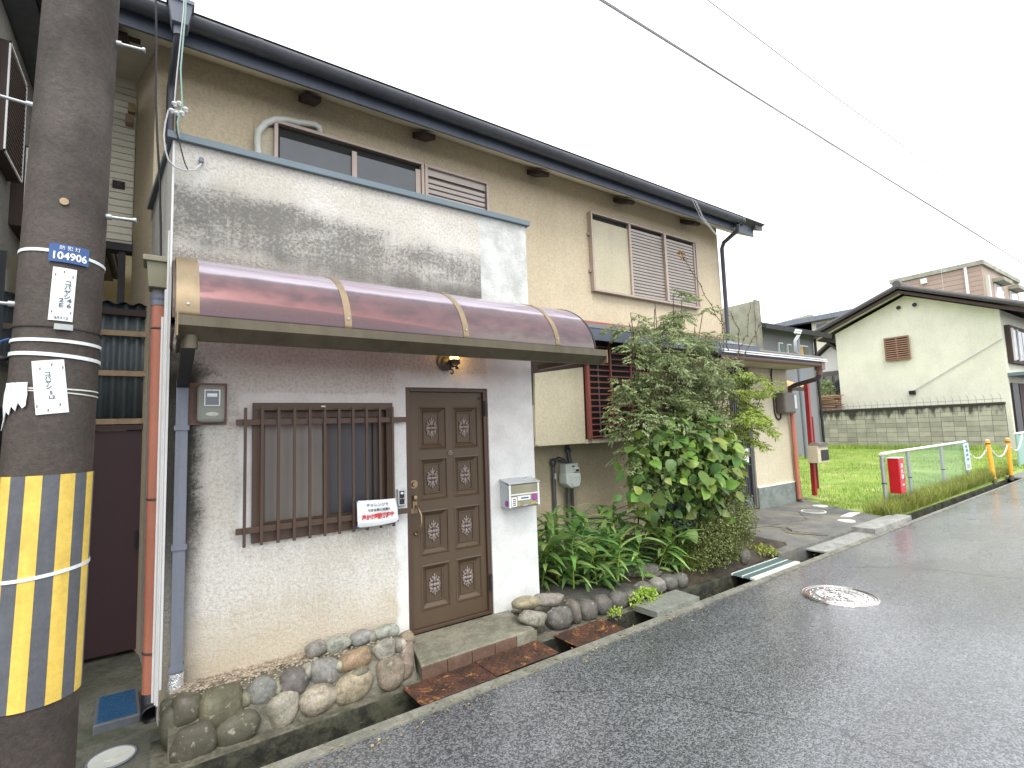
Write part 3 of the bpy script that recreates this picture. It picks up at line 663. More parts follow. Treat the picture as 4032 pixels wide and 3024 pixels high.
MB().box(.062, .0695, -.787, -.655, 2.182, 2.305).build('end_cap', m_bronze, AW); MB().box(3.0755, 3.083, -.787, -.655, 2.182, 2.292).build('end_cap', m_bronze, AW)
MB().box(.07, 3.03, -.05, -.001, 2.755, 2.80).build('wall_channel', m_bronze, AW)
for x in (.075, 2.90):
    MB().box(x, x+.045, -.655, -.052, 2.20, 2.245).build('arm', m_brown if x > 1 else m_bronze_d, AW)
m = MB(); pr = [(-(A_-.02)*math.sin(t), Z0+(B_-.02)*math.cos(t)) for t in (math.pi/2*k/14 for k in range(15))]+[(-.0, Z0-.06), (-.655, Z0-.06)]
m.extr(pr, .045, .0585); m.build('end_plate', m_brown, AW)
MB().box(2.868, 3.06, -.6, .9, 2.15, 2.19).build('side_board', m_wood, AW) if False else None
# drain from awning
MB().tube([(.125, -.70, 2.20), (.125, -.70, 2.13)], .036, 12).build('outlet', m_bronze_d, AW)
m = MB(); m.obox((.118, -.375, 2.085), (.032, 0, 0), (0, .33, -.075), (0, .006, .028)); m.build('drain_arm', m_blk, AW)
DP = MB().box(.085, .150, -.058, -.008, .28, 2.03).build('downpipe', m_greyp, H, .004)
for z in (1.0, 1.72, .30): MB().box(.078, .157, -.066, -.001, z, z+.03).build('pipe_clip', m_greyp, DP)
m = MB(); m.tube([(.117, -.035, .29), (.117, -.036, .22), (.118, -.04, .14)], .042, 12); m.build('foil_wrap', m_foil, DP)
MB().tube([(.118, -.038, .145), (.118, -.045, .1)], .034, 10).build('pipe_end', m_blk, DP)
# front window
FW = MB().box(wn['x0'], wn['x1'], .09, .125, wn['z0'], wn['z1']).build('front_window', m_brown, H)
m = MB(); t = .045
for a in ((wn['x0']-.0, wn['x1'], wn['z1']-t, wn['z1']), (wn['x0'], wn['x1'], wn['z0'], wn['z0']+.07), (wn['x0'], wn['x0']+t, wn['z0']+.07, wn['z1']-t), (wn['x1']-t, wn['x1'], wn['z0']+.07, wn['z1']-t)): m.box(a[0]-.004, a[1]+.004, -.022, .0899, a[2]-.004, a[3]+.004)
m.build('frame', m_brown, FW, .003)
MB().box(.57, 1.01, .055, .068, 1.05, 1.838).build('pane', m_frost, FW); MB().box(1.0, 1.44, .072, .082, 1.05, 1.838).build('pane', m_screen, FW)
for x0, x1, y0 in ((.567, .60, .035), (.985, 1.025, .035), (1.41, 1.441, .03), (1.36, 1.38, .05)): MB().box(x0, x1, y0, .0545 if x0 < 1.3 else .0715, 1.046, 1.838).build('stile', m_brown, FW)
MB().box(.567, 1.441, .034, .0548, 1.79, 1.8379).build('rail', m_brown, FW); MB().box(.567, 1.441, .034, .0548, 1.047, 1.09).build('rail', m_brown, FW)
MB().box(.955, .985, -.026, -.0225, 1.862, 1.872).build('label_strip', m_white, FW)
GR_ = MB().box(.414, 1.606, -.058, -.046, 1.741, 1.781).build('window_grille', m_brown, H, .002)
MB().box(.418, 1.606, -.058, -.046, 1.042, 1.082).build('rail', m_brown, GR_, .002)
for x, z in ((.50, 1.76), (1.52, 1.76), (.50, 1.06), (1.52, 1.06)): MB().box(x, x+.02, -.0455, -.0, z-.012, z+.012).build('spacer', m_brown, GR_)
gb_ = MB().box(-.009, .009, -.014, 0, 0, .895).mesh('bar'); gb_.materials.append(m_brown)
for i in range(11): inst('bar', gb_, GR_, (.466+.1005*i, -.0585, .962))
# front door
D = MB().box(1.65, 2.335, .068, .10, .135, 1.985).build('front_door', m_doorb, H)
m = MB(); m.box(1.610, 1.648, .012, .12, .107, 2.018); m.box(2.337, 2.375, .012, .12, .107, 2.018); m.box(1.648, 2.337, .012, .12, 1.987, 2.018); m.box(1.648, 2.337, .012, .12, .107, .133)
m.build('door_frame', m_brown, D, .003)
m = MB(); m.box(2.3765, 2.384, .0015, .1, .1, 2.02); m.build('jamb', m_white, D)
rows = [(1.512, 1.866), (1.109, 1.448), (.677, 1.031), (.257, .607)]; cols = [(1.731, 1.985), (2.04, 2.288)]
m = MB(); y0, y1 = .036, .0675
zs_ = [.136]+[v for r0 in reversed(rows) for v in r0]+[1.984]
m.box(1.651, cols[0][0], y0, y1, .136, 1.984); m.box(cols[0][1], cols[1][0], y0, y1, .136, 1.984); m.box(cols[1][1], 2.334, y0, y1, .136, 1.984)
for i in range(0, 10, 2):
    for c0, c1 in cols: m.box(c0, c1, y0, y1, zs_[i], zs_[i+1])
m.build('door_leaf', m_doorb, D)
def panel_mesh(wd, ht):
    p = MB(); rec = [(0, .0, -.004), (.012, .012, -.008), (.016, .016, .004), (.05, .045, .026), (.054, .049, .020), (.064, .059, .020), (.066, .061, .028)]
    ring = lambda a, b, y: [(a, y, b), (wd-a, y, b), (wd-a, y, ht-b), (a, y, ht-b)]
    v = [q for a, b, y in rec for q in ring(a, b, y)]; f = []
    for k in range(len(rec)-1):
        for i in range(4): j = (i+1) % 4; f.append((4*k+i, 4*k+j, 4*k+4+j, 4*k+4+i))
    l = 4*(len(rec)-1); f.append((l, l+1, l+2, l+3)); p.add(v, f)
    me = p.mesh('panel'); me.materials.append(m_doorb); return me
om = MB()
for a in range(4):
    t = a*math.pi/2; cx, cz = math.cos(t), math.sin(t); k = 1.0 if a % 2 else .72
    om.ball((cx*.030*k, 0, cz*.034*k), .013+.006*abs(cx), .010, .013+.010*abs(cz), 8, 5)
    om.ball((cx*.048*k, 0, cz*.056*k), .007+.003*abs(cx), .008, .007+.008*abs(cz), 8, 5)
for sx in (-1, 1):
    for sz in (-1, 1):
        om.ball((sx*.022, 0, sz*.024), .012, .010, .012, 8, 5); om.ball((sx*.029, 0, sz*.037), .007, .008, .010, 8, 5); om.ball((sx*.033, 0, sz*.014), .008, .008, .008, 8, 5); om.ball((sx*.014, .001, sz*.046), .006, .008, .011, 8, 5)
om.ball((0, -.002, 0), .013, .013, .013, 10, 6)
ome = om.mesh('ornament'); ome.materials.append(m_orn)
for c0, c1 in cols:
    for z0, z1 in rows:
        inst('panel', panel_mesh(c1-c0, z1-z0), D, (c0, .038, z0)); inst('ornament', ome, D, ((c0+c1)/2, .062, (z0+z1)/2), (0, 0, 0), (1.25, 1.1, 1.25))
m = MB()
for k in range(6): t = k*math.pi/3; m.ball((2.01+.016*math.cos(t), .032, 1.478+.016*math.sin(t)), .009, .006, .009, 8, 5)
m.ball((2.01, .030, 1.478), .008); m.build('rosette', m_orn, D)
m = MB(); m.cyl((1.678, .036, 1.247), (1.678, .026, 1.247), .034, 16); m.cyl((1.678, .026, 1.247), (1.678, .006, 1.247), .022, 14, .017); m.build('lock', m_brass, D)
m = MB(); m.box(1.667, 1.703, .026, .036, 1.02, 1.165); m.ball((1.685, .016, 1.14), .022, .016, .028); m.tube([(1.69, .03, 1.08), (1.70, -.005, 1.06), (1.708, -.035, 1.01), (1.708, -.04, .95), (1.698, -.028, .90), (1.688, .01, .875), (1.686, .03, .865)], .009, 8); m.ball((1.686, .022, .862), .016, .014, .016); m.box(1.652, 1.69, .028, .036, 1.02, 1.06)
m.build('handle', m_brass, D)
for z in (1.78, .30): MB().cyl((2.352, .006, z), (2.352, .006, z+.13), .014, 10).build('hinge', m_blk, D)
MB().box(2.30, 2.32, .030, .0355, 1.925, 1.945).build('door_bell_plate', m_blk, D)
# doorstep
DS = thing('doorstep', 'mossy grey concrete doorstep edged with brown tiles below the front door', 'step', (1.98, -.25, 0))
MB().prism([(1.60, .012), (1.475, -.502), (2.445, -.478), (2.52, .0)], -.05, .105).build('slab', m_conc, DS, .008)
for i in range(5):
    x0 = 1.47+.197*i; tm = m_tile if i < 4 else m_conc
    a = (x0+.002, -.503-.016+.0247*(x0-1.475)); b = (x0+.193, -.503-.016+.0247*(x0+.193-1.475))
    MB().add([(a[0], a[1], .003), (b[0], b[1], .003), (b[0], b[1]+.0165, .003), (a[0], a[1]+.0165, .003), (a[0], a[1], .094), (b[0], b[1], .094), (b[0], b[1]+.0165, .094), (a[0], a[1]+.0165, .094)],
             [(0, 3, 2, 1), (4, 5, 6, 7), (0, 1, 5, 4), (1, 2, 6, 5), (2, 3, 7, 6), (3, 0, 4, 7)]).build('tile', tm, DS)

# ------------------------------------------------------------------ utility pole
PX = lambda z: -.395+.021*(z-1.72); PR = lambda z: .153-.0055*(z-1.72); PY = -.75
def onp(th, z, o=0.): r = PR(z)+o; return Vector((PX(z)+r*math.sin(th), PY-r*math.cos(th), z))
UP_ = thing('utility_pole', 'dark concrete utility pole with yellow and grey striped guard', 'utility pole', (-.43, -.75, 0))
m = MB(); zs = [-.3+.4*i for i in range(26)]; nn = 40
v = [onp(2*math.pi*k/nn, z) for z in zs for k in range(nn)]
m.add(v, [(i*nn+k, i*nn+(k+1) % nn, (i+1)*nn+(k+1) % nn, (i+1)*nn+k) for i in range(len(zs)-1) for k in range(nn)], True); m.build('shaft', m_pole, UP_)
def patch(m, t0, t1, z0, z1, o0, o1, tilt=0., nt_=10, nz=4, rnd_=0.):
    v = []
    for o in (o0, o1):
        for j in range(nz+1):
            for i in range(nt_+1):
                a, b = i/nt_, j/nz; th = t0+(t1-t0)*a; z = z0+(z1-z0)*b
                thc, zc = (t0+t1)/2, (z0+z1)/2; r = .15
                dx, dz = (th-thc)*r, z-zc; v.append(onp(thc+(dx*math.cos(tilt)-dz*math.sin(tilt))/r, zc+dx*math.sin(tilt)+dz*math.cos(tilt), o))
    n1 = nt_+1; K = n1*(nz+1); f = []
    for j in range(nz):
        for i in range(nt_):
            q = j*n1+i; f.append((K+q, K+q+1, K+q+n1+1, K+q+n1)); f.append((q+n1, q+n1+1, q+1, q))
    for i in range(nt_): f.append((i, i+1, K+i+1, K+i)); q = nz*n1+i; f.append((q+1, q, K+q, K+q+1))
    for j in range(nz): q = j*n1; f.append((q+n1, q, K+q, K+q+n1)); q = j*n1+nt_; f.append((q, q+n1, K+q+n1, K+q))
    return m.add(v, f)
def ptext(body, size, thc, zc, tilt, o, mat, parent, dx=0, dz=0, sx=1., bold=0.):
    def fn(x, y, z):
        x += dx; y += dz; a, b = x*math.cos(tilt)-y*math.sin(tilt), x*math.sin(tilt)+y*math.cos(tilt)
        return onp(thc+a/.155, zc+b, o+z)
    return text_on(body, size, mat, parent, fn, sx, bold)
for k in range(18):
    a = R(-8-10+20*k); patch(MB(), a+.002, a+R(20)-.002, .60, 1.53, .001, .005, 0, 5, 3).build('stripe', m_yel if k % 2 == 0 else m_grysheet, UP_)
def band(z, hgt, o0, o1, name, mat, tilt=0.):
    m = MB(); n = 36; v = []
    for o in (o0, o1):
        for zz in (z-hgt/2, z+hgt/2):
            for k in range(n): th = 2*math.pi*k/n; v.append(onp(th, zz+tilt*math.sin(th-.3), o))
    f = []
    for k in range(n):
        j = (k+1) % n; f += [(2*n+k, 2*n+j, 3*n+j, 3*n+k), (n+k, n+j, j, k), (k, j, 2*n+j, 2*n+k), (n+j, n+k, 3*n+k, 3*n+j)]
    return m.add(v, f, False).build(name, mat, UP_)
band(1.12, .014, .006, .009, 'band', m_vinyl, .015)
band(2.104, .014, .002, .006, 'band', m_vinyl, -.004); band(2.040, .016, .002, .006, 'band', m_vinyl, -.010); band(2.495, .014, .001, .0045, 'band', m_vinyl, -.012)
band(2.163, .005, .002, .006, 'wire_tie', m_wireb, -.005); band(1.895, .006, .001, .004, 'wire_tie', m_lid, -.004); band(1.88, .005, .001, .004, 'wire_tie', m_lid, -.012)
b = patch(MB(), R(2), R(24), 2.152, 2.177, .006, .014).build('buckle', m_steel, UP_)
q = patch(MB(), R(-11), R(40), 2.452, 2.533, .006, .009).build('number_plate', m_blue, UP_)
ptext('104906', .046, R(14.5), 2.479, 0, .0095, m_white, q, sx=.88, bold=.0012); ptext('防 犯 灯', .02, R(14.5), 2.516, 0, .0095, m_white, q)
q = patch(MB(), R(-5.5), R(24.5), 2.192, 2.428, .002, .005, R(-1)).build('white_plate', m_plate, UP_)
for i, ch in enumerate('コバヤシ'): ptext(ch, .025, R(9.5), 2.31, R(-1), .0056, m_ink, q, .014, .052-.021*i, 1.0, .0003)
ptext('2 4', .025, R(9.5), 2.31, R(-1), .0056, m_ink, q, .010, -.027, 1.35, .0004); ptext('E 6', .025, R(9.5), 2.31, R(-1), .0056, m_ink, q, .010, -.050, 1.35, .0004); ptext("'69  13", .018, R(9.5), 2.31, R(-1), .0056, m_ink, q, .0, -.106)
for dx, dz in ((-.028, .085), (.030, .082), (-.032, -.08), (.030, -.08), (0, .10), (.0, -.104)):
    patch(MB(), R(9.5)+(dx-.002)/.155, R(9.5)+(dx+.002)/.155, 2.31+dz-.005, 2.31+dz+.005, .005, .0058, 0, 1, 1).build('slot', m_ink, q)
q = patch(MB(), R(-17), R(22), 1.788, 2.018, .003, .006, R(7)).build('white_plate', m_plate, UP_)
for i, ch in enumerate('コバヤシ'): ptext(ch, .022, R(2.5), 1.903, R(7), .0066, m_ink, q, -.004, .056-.019*i, 1.0, .0003)
ptext('5', .019, R(2.5), 1.903, R(7), .0066, m_ink, q, .002, -.026, 1.1, .0004); ptext('L2', .019, R(2.5), 1.903, R(7), .0066, m_ink, q, .003, -.045, 1.1, .0004)
for dx, dz in ((-.036, .08), (.036, .08), (-.036, -.08), (.036, -.08), (0, .095), (.0, -.10)):
    patch(MB(), R(2.5)+(dx-.002)/.155, R(2.5)+(dx+.002)/.155, 1.903+dz-.006+dx*.12, 1.903+dz+.006+dx*.12, .006, .0068, 0, 1, 1).build('slot', m_ink, q)
m = MB(); v = []; cols_ = 9
edge = [.14, .155, .12, .135, .10, .12, .085, .11, .10]
for i in range(cols_):
    th = R(-66+42*i/(cols_-1)); zt = 1.922; zb = zt-edge[i]-(0.06 if i == 0 else 0)
    for k in range(5): v.append(onp(th, zt+(zb-zt)*k/4, .004+.006*abs(math.sin(i*1.7+k))))
m.add(v, [(i*5+k, (i+1)*5+k, (i+1)*5+k+1, i*5+k+1) for i in range(cols_-1) for k in range(4)], False)
po_ = m.build('torn_sheet', m_vinyl, UP_); po_.modifiers.new('solid', 'SOLIDIFY').thickness = .002
for side, zz in ((1, 3.635), (-1, 3.205), (1, 2.738), (-1, 2.275)):
    p0 = onp(R(90*side)-.15*side, zz, -.005); dv = Vector((side, -.12, 0)).normalized()
    m = MB(); m.cyl(p0, p0+dv*.025, .014, 10); m.cyl(p0+dv*.02, p0+dv*.115, .008, 8); m.cyl(p0+dv*.110, p0+dv*.122, .013, 8); m.build('step_bolt', m_steel, UP_)
m = MB(); c = onp(R(3), 2.729, -.004); m.cyl(c, c+Vector((0, -.012, 0)), .016, 12); m.build('bolt_socket', m_batt, UP_)
MB().tube([onp(R(-78), 2.12, .004), onp(R(-84), 2.11, .03), onp(R(-88), 2.06, .055), onp(R(-88), 2.04, .06)], .005, 6).build('blue_wire', m_blue, UP_)
m = MB(); c = onp(R(-86), 2.035, .035); m.ball(c, .035, .02, .015); m.build('cable_end', m_blk, UP_)

# ------------------------------------------------------------------ alley: gate, pipes, lids
AG = thing('alley_gate', 'maroon alley door under dark corrugated sheeting with timber battens', 'gate', (-.4, 1.4, 0))
m = MB(); nwave = 11; n = nwave*10; x0, x1 = -.88, -.05; top = [(x0+(x1-x0)*i/n, 1.405+.012*math.cos(2*math.pi*nwave*i/n)) for i in range(n+1)]
v = [(x, y, z) for z in (1.8, 2.80) for x, y in top]; m.add(v, [(i, i+1, n+2+i, n+1+i) for i in range(n)], True)
o = m.build('corrugated_sheet', m_corr, AG); o.modifiers.new('solid', 'SOLIDIFY').thickness = .002
m = MB(); v = []
for y, z in ((1.36, 2.80), (1.9, 2.9)):
    for i in range(n+1): v.append((x0+(x1-x0)*i/n, y, z+.011*math.cos(2*math.pi*8*i/n)))
m.add(v, [(i, i+1, n+2+i, n+1+i) for i in range(n)], True); o = m.build('sheet_roof', m_blk, AG); o.modifiers.new('solid', 'SOLIDIFY').thickness = .006
for z, mm in ((2.55, m_batt), (2.22, m_batt), (1.83, m_batt)): MB().box(-.88, -.055, 1.37, 1.392, z-.022, z+.022).build('batten', mm, AG, .002)
MB().box(-.88, -.06, 1.372, 1.392, 2.70, 2.75).build('batten', m_wood, AG)
MB().box(-.88, -.047, 1.375, 1.44, 1.76, 1.802).build('head_rail', m_maroon, AG); MB().box(-.075, -.047, 1.375, 1.44, .0, 1.759).build('jamb', m_maroon, AG)
dd = MB().box(-.87, -.08, 1.395, 1.43, .03, 1.755).build('door', m_maroon, AG); MB().box(-.14, -.12, 1.37, 1.3945, .82, .95).build('handle', m_blk, dd)
RP = thing('rainwater_pipe', 'orange vinyl rainwater pipe with beige hopper beside the house corner', 'drainpipe', (0, .16, 0))
m = MB(); m.tube([(-.006, .16, 2.54), (0, .16, .12)], .05, 16); m.build('pipe', m_orange, RP)
m = MB(); m.tube([(-.006, .16, 2.53), (-.006, .16, 2.58), (-.008, .158, 2.62)], .054, 16); m.ball((-.006, .155, 2.585), .056, .056, .05, 14, 8); m.build('elbow', m_greyp, RP)
m = MB(); m.tube([(-.008, .158, 2.60), (-.008, .158, 2.66)], .045, 14); m.build('collar', m_olive, RP)
m = MB(); m.add([(-.072, .07, 2.635), (.052, .07, 2.635), (.052, .23, 2.635), (-.072, .23, 2.635), (-.085, .055, 2.80), (.055, .055, 2.80), (.055, .24, 2.80), (-.085, .24, 2.80)], [(0, 3, 2, 1), (4, 5, 6, 7), (0, 1, 5, 4), (1, 2, 6, 5), (2, 3, 7, 6), (3, 0, 4, 7)])
m.box(-.105, .058, .035, .25, 2.795, 2.83); m.build('hopper', m_olive, RP, .004)
for z in (2.38, 1.3, .38): m = MB(); m.tube([(.002+.053*math.cos(t), .16+.053*math.sin(t), z) for t in (2*math.pi*k/16 for k in range(17))], .007, 6); m.build('clip', m_brown, RP)
m = MB(); m.tube([(0, .16, .14), (0, .155, .09), (.002, .11, .05), (.004, .07, .042)], .052, 16, False); o = m.build('outlet', m_blk, RP); o.modifiers.new('solid', 'SOLIDIFY').thickness = .004
m = MB(); m.tube([(.026, .06, .1), (.026, .06, 2.62)], .014, 8); m.tube([(.03, .03, .1), (.03, .03, 3.0)], .008, 8); m.tube([(.008, .1, .1), (.008, .1, 2.45)], .010, 8)
tag(m.build('conduit', m_white, None), 'white conduits running up the house corner behind the orange pipe', 'conduit')
BL = thing('drain_hatch', 'blue square plastic drain lid on the alley floor', 'drain lid', (-.17, .33, 0))
m = MB().prism([(-.272, .13), (-.05, .125), (-.075, .54), (-.288, .545)], -.02, .045); m.build('frame', m_grysheet, BL, .006)
lid = MB().prism([(-.255, .15), (-.07, .147), (-.09, .52), (-.27, .525)], .04, .05).build('lid', m_teal, BL)
m = MB()
for i in range(9):
    for j in range(16):
        if (i+j) % 2: m.box(-.255+.02*i-.0007*j, -.243+.02*i-.0007*j, .165+.022*j, .178+.022*j, .05, .054)
stuff(m.build('tread_pattern', m_teal, BL))
WL = thing('inspection_lid', 'round pale plastic inspection lid in the alley beside the pole', 'drain lid', (-.165, -.22, 0))
MB().disc((-.165, -.22, .006), .10, .02).build('lid', m_lid, WL); m = MB(); m.tube([(-.165+.104*math.cos(t), -.22+.104*math.sin(t), .004) for t in (2*math.pi*k/32 for k in range(33))], .006, 6); m.build('rim', m_greyp, WL); MB().disc((-.165, -.22, .009), .03, .01, 20).build('boss', m_lid, WL)

# ------------------------------------------------------------------ neighbour on the left
NB = thing('neighbour_house', 'dark grey neighbouring house with brown louvred shutters beyond the pole', 'house', (-2, 2, 0))
MB().box(-4, -.87, .12, 7, -.1, 4.45).build('wall', m_nbr, NB)
MB().box(-4.2, -.70, -.1, 7.2, 4.46, 4.60).build('eave', m_gut, NB); MB().box(-4.2, -.60, -.15, 7.2, 4.601, 4.75).build('roof', m_roof, NB)
m = MB(); m.tube([(-.66, -.12, 4.5), (-.66, 7, 4.5)], .05, 12); m.build('gutter', m_blk, NB)
for y0, y1, z0, z1 in ((.28, .76, 3.42, 4.12), (.86, 1.25, 3.16, 3.74)):
    sb = MB().box(-.869, -.80, y0, y1, z0, z1).build('shutter_box', m_wood, NB)
    m = MB(); m.box(-.80, -.792, y0, y1, z0, z0+.012); m.box(-.80, -.792, y0, y1, z1-.012, z1); m.box(-.80, -.792, y1-.012, y1, z0, z1); m.box(-.80, -.792, y0, y0+.012, z0, z1); m.build('edge_strip', m_white, sb)
    k = int((z1-z0)/.03)
    sme = MB().box(0, .006, 0, y1-y0-.03, 0, .018).mesh('slat'); sme.materials.append(m_wood)
    for i in range(k-1): inst('slat', sme, sb, (-.80, y0+.015, z0+.02+.03*i))
MB().box(-.869, -.82, .6, 2.0, 2.2, 2.9).build('window', m_glassd, NB)
MB().box(-.90, -.80, .2, .75, 0, 1.9).build('dark_cladding', m_blk, NB)
nw = MB().box(-2.6, -1.35, .07, .119, 1.0, 2.1).build('front_window', m_glassd, NB)
m = MB(); m.box(-2.66, -1.29, .04, .1, 2.1, 2.16); m.box(-2.66, -1.29, .04, .1, .94, 1.0); m.box(-2.66, -2.6, .04, .1, 1.0, 2.1); m.box(-1.35, -1.29, .04, .1, 1.0, 2.1); m.box(-2.0, -1.95, .05, .1, 1.0, 2.1); m.build('frame', m_brown, nw)
MB().box(-4, -.88, .085, .119, -.1, .38).build('plinth', m_conc, NB); MB().box(-4.1, -1.0, -.35, .11, 2.5, 2.58).build('canopy', m_gut, NB)
# cream house beyond the alley
BH = thing('rear_house', 'cream house with blue grey roof glimpsed through the alley', 'house', (-1.2, 8, 0))
MB().box(-5, .5, 7.5, 11, -.1, 6.0).build('wall', M('rear_cream', S(228, 214, 172), .85), BH)
MB().add([(-5, 7.2, 7.6), (1.0, 7.2, 5.9), (1.0, 11, 5.9), (-5, 11, 7.6), (-5, 7.2, 6.9), (1, 7.2, 5.2), (1, 11, 5.2), (-5, 11, 6.9)], [(0, 1, 2, 3), (0, 4, 5, 1), (4, 7, 6, 5), (1, 5, 6, 2)]).build('roof', m_cap, BH)

# ------------------------------------------------------------------ things on the front wall
EM = thing('electric_meter', 'grey electricity meter on a board left of the barred window', 'meter', (.26, 0, 1.75))
MB().box(.150, .362, -.022, -.001, 1.752, 2.018).build('board', m_mboard, EM)
m = MB(); m.box(.195, .345, -.10, -.0225, 1.765, 2.0); m.build('case', m_meter, EM, .022)
MB().box(.228, .318, -.106, -.1005, 1.865, 1.972).build('window_frame', m_chrome, EM, .003); MB().box(.236, .310, -.109, -.1065, 1.873, 1.964).build('glass', m_glassd, EM); MB().box(.245, .300, -.112, -.1095, 1.925, 1.945).build('dial', m_chrome, EM)
m = MB(); m.ball((.275, -.098, 1.815), .038, .008, .015, 16, 6); m.build('seal', m_lid, EM)
LM = thing('wall_lamp', 'small black wrought iron wall lamp with lit amber glass below the awning', 'lamp', (1.99, 0, 2.2))
m = MB(); m.cyl((1.965, -.001, 2.235), (1.965, -.016, 2.235), .075, 24); m.ball((1.965, -.012, 2.235), .05, .02, .05, 16, 6); m.build('rose', m_meterd, LM)
m = MB(); m.box(1.965, 2.035, -.14, -.05, 2.205, 2.248); m.build('holder', m_meterd, LM, .006)
m = MB(); m.tube([(1.985, -.02, 2.24), (1.985, -.08, 2.20), (1.99, -.1, 2.185)], .007, 6)
m.tube([(1.975+.016*math.cos(t)*(1-.03*k), -.1, 2.145+.018*math.sin(t)) for k, t in enumerate([2.4-.45*j for j in range(13)])], .0055, 6); m.tube([(1.975-.012, -.1, 2.16), (1.962, -.1, 2.185), (1.962, -.1, 2.21), (1.966, -.1, 2.24)], .006, 6)
m.tube([(1.99, -.1, 2.19), (2.02, -.1, 2.192), (2.032, -.1, 2.21), (2.03, -.1, 2.235), (2.02, -.1, 2.228)], .006, 6); m.box(2.012, 2.034, -.106, -.094, 2.168, 2.188); m.build('scrollwork', m_blk, LM)
for x in (1.978, 2.022): m = MB(); m.cyl((x, -.105, 2.248), (x, -.105, 2.285), .017, 12); m.build('bulb', m_lamp, LM)
MB().box(1.952, 2.05, -.15, -.06, 2.286, 2.30).build('cap', m_blk, LM)
lp = bpy.data.lights.new('lamp_glow', 'POINT'); lp.energy = .22; lp.color = (1, .55, .16); lp.shadow_soft_size = .03
lo = bpy.data.objects.new('lamp_glow', lp); COL.objects.link(lo); lo.location = (2.06, -.10, 2.285); lo.parent = LM; lo.location = Vector((2.065, -.10, 2.27))-off(LM)
MX = thing('mailbox', 'silver and olive wall mailbox with stickers on the white pillar', 'mailbox', (2.63, 0, .97))
m = MB(); m.extr([(-.001, .985), (-.12, .975), (-.135, .99), (-.135, 1.175), (-.001, 1.21)], 2.475, 2.80); m.build('case', m_chrome, MX, .003)
m = MB(); m.extr([(-.0, 1.214), (-.148, 1.184), (-.148, 1.192), (-.0, 1.224)], 2.468, 2.808); m.build('lid', m_chrome, MX)
for x in (2.475, 2.782): MB().box(x, x+.018, -.142, -.1355, .985, 1.178).build('edge_trim', m_white, MX)
MB().box(2.495, 2.78, -.139, -.1355, 1.095, 1.175).build('flap', m_olive, MX); MB().box(2.495, 2.78, -.144, -.1395, 1.088, 1.098).build('slot_trim', m_white, MX); MB().box(2.495, 2.78, -.138, -.1355, .99, 1.086).build('front_panel', m_olive, MX)
def fl(y): return lambda x, z, d: Vector((x, y-d, z))
MB().box(2.500, 2.556, -.1405, -.1382, .992, 1.072).build('paper_label', m_white, MX); MB().box(2.565, 2.70, -.1405, -.1382, 1.040, 1.078).build('name_plate', m_white, MX); MB().box(2.60, 2.68, -.1415, -.1406, 1.052, 1.064).build('name_strip', m_blue, MX)
for i in range(4): MB().box(2.512, 2.543, -.1412, -.1406, 1.002+.016*i, 1.011+.016*i).build('print', m_ink, MX)
m = MB(); m.cyl((2.745, -.139, 1.055), (2.745, -.1425, 1.055), .028, 24); so = m.build('sticker', m_sticker2, MX); m = MB(); m.cyl((2.745, -.1426, 1.058), (2.745, -.1435, 1.058), .020, 20); m.build('sticker_face', m_sticker1, MX)
m = MB(); m.cyl((2.4745, -.10, 1.02), (2.4715, -.10, 1.02), .026, 24); m.build('sticker', m_sticker2, MX)
m = MB(); m.cyl((2.4714, -.10, 1.022), (2.4705, -.10, 1.022), .017, 20); m.build('sticker_face', m_sticker1, MX)
MB().box(2.70, 2.755, -.1405, -.1383, .997, 1.018).build('gold_label', m_gold, MX); m = MB(); m.cyl((2.575, -.1383, 1.008), (2.575, -.1405, 1.008), .015, 16); m.build('gold_label', m_gold, MX); MB().box(2.615, 2.66, -.15, -.1383, .992, 1.0).build('pull', m_chrome, MX); m = MB(); m.cyl((2.768, -.1383, 1.0), (2.768, -.142, 1.0), .008, 12); m.build('lock', m_chrome, MX)
IC = thing('intercom', 'small door intercom with black face between window and door', 'intercom', (1.555, 0, 1.1))
MB().box(1.522, 1.588, -.028, -.001, 1.098, 1.228).build('case', m_chrome, IC, .004); MB().box(1.534, 1.572, -.032, -.0285, 1.112, 1.212).build('face', m_blk, IC)
m = MB(); m.ball((1.553, -.033, 1.195), .013, .004, .010, 12, 6); m.build('lens', m_porc, IC); m = MB(); m.ball((1.543, -.033, 1.155), .004, .003, .004); m.ball((1.562, -.033, 1.155), .004, .003, .004); m.build('button', m_porc, IC)
# banner on the grille
BN = thing('notice_banner', 'white vinyl notice with red and grey lettering tied to the window bars', 'banner', (1.33, -.1, .99))
def bnr(u, v_):    # u,v in 0..1
    x = 1.183+.292*u+.010*math.sin(v_*3.1)*(u-.35)+.012*(1-v_)*u; z = 1.182-.19*(1-v_)+.014*u*(1-v_)-.010*u*v_+.012*math.sin(u*2.6)*(1 if v_ < .3 else .2)*(-1)
    y = -.098-.018*math.sin(v_*math.pi)*(.4+.6*math.sin(u*4))-.012*math.sin(u*7+v_*3)*(.3+.7*v_*(1-v_)*2)-(.012 if v_ < .25 else 0)
    return Vector((x, y, z))
m = MB(); n1, n2 = 28, 18
m.add([bnr(i/n1, j/n2) for j in range(n2+1) for i in range(n1+1)], [(j*(n1+1)+i, j*(n1+1)+i+1, (j+1)*(n1+1)+i+1, (j+1)*(n1+1)+i) for j in range(n2) for i in range(n1)], True)
o = m.build('sheet', m_vinyl, BN); o.modifiers.new('solid', 'SOLIDIFY').thickness = .0015
def btxt(s_, size, cx, cy, mat, sx=1., bold=0.):
    return text_on(s_, size, mat, BN, lambda x, y, z: bnr(cx+x/.292, cy+y/.19)+Vector((0, -.004-z, 0)), sx, bold)
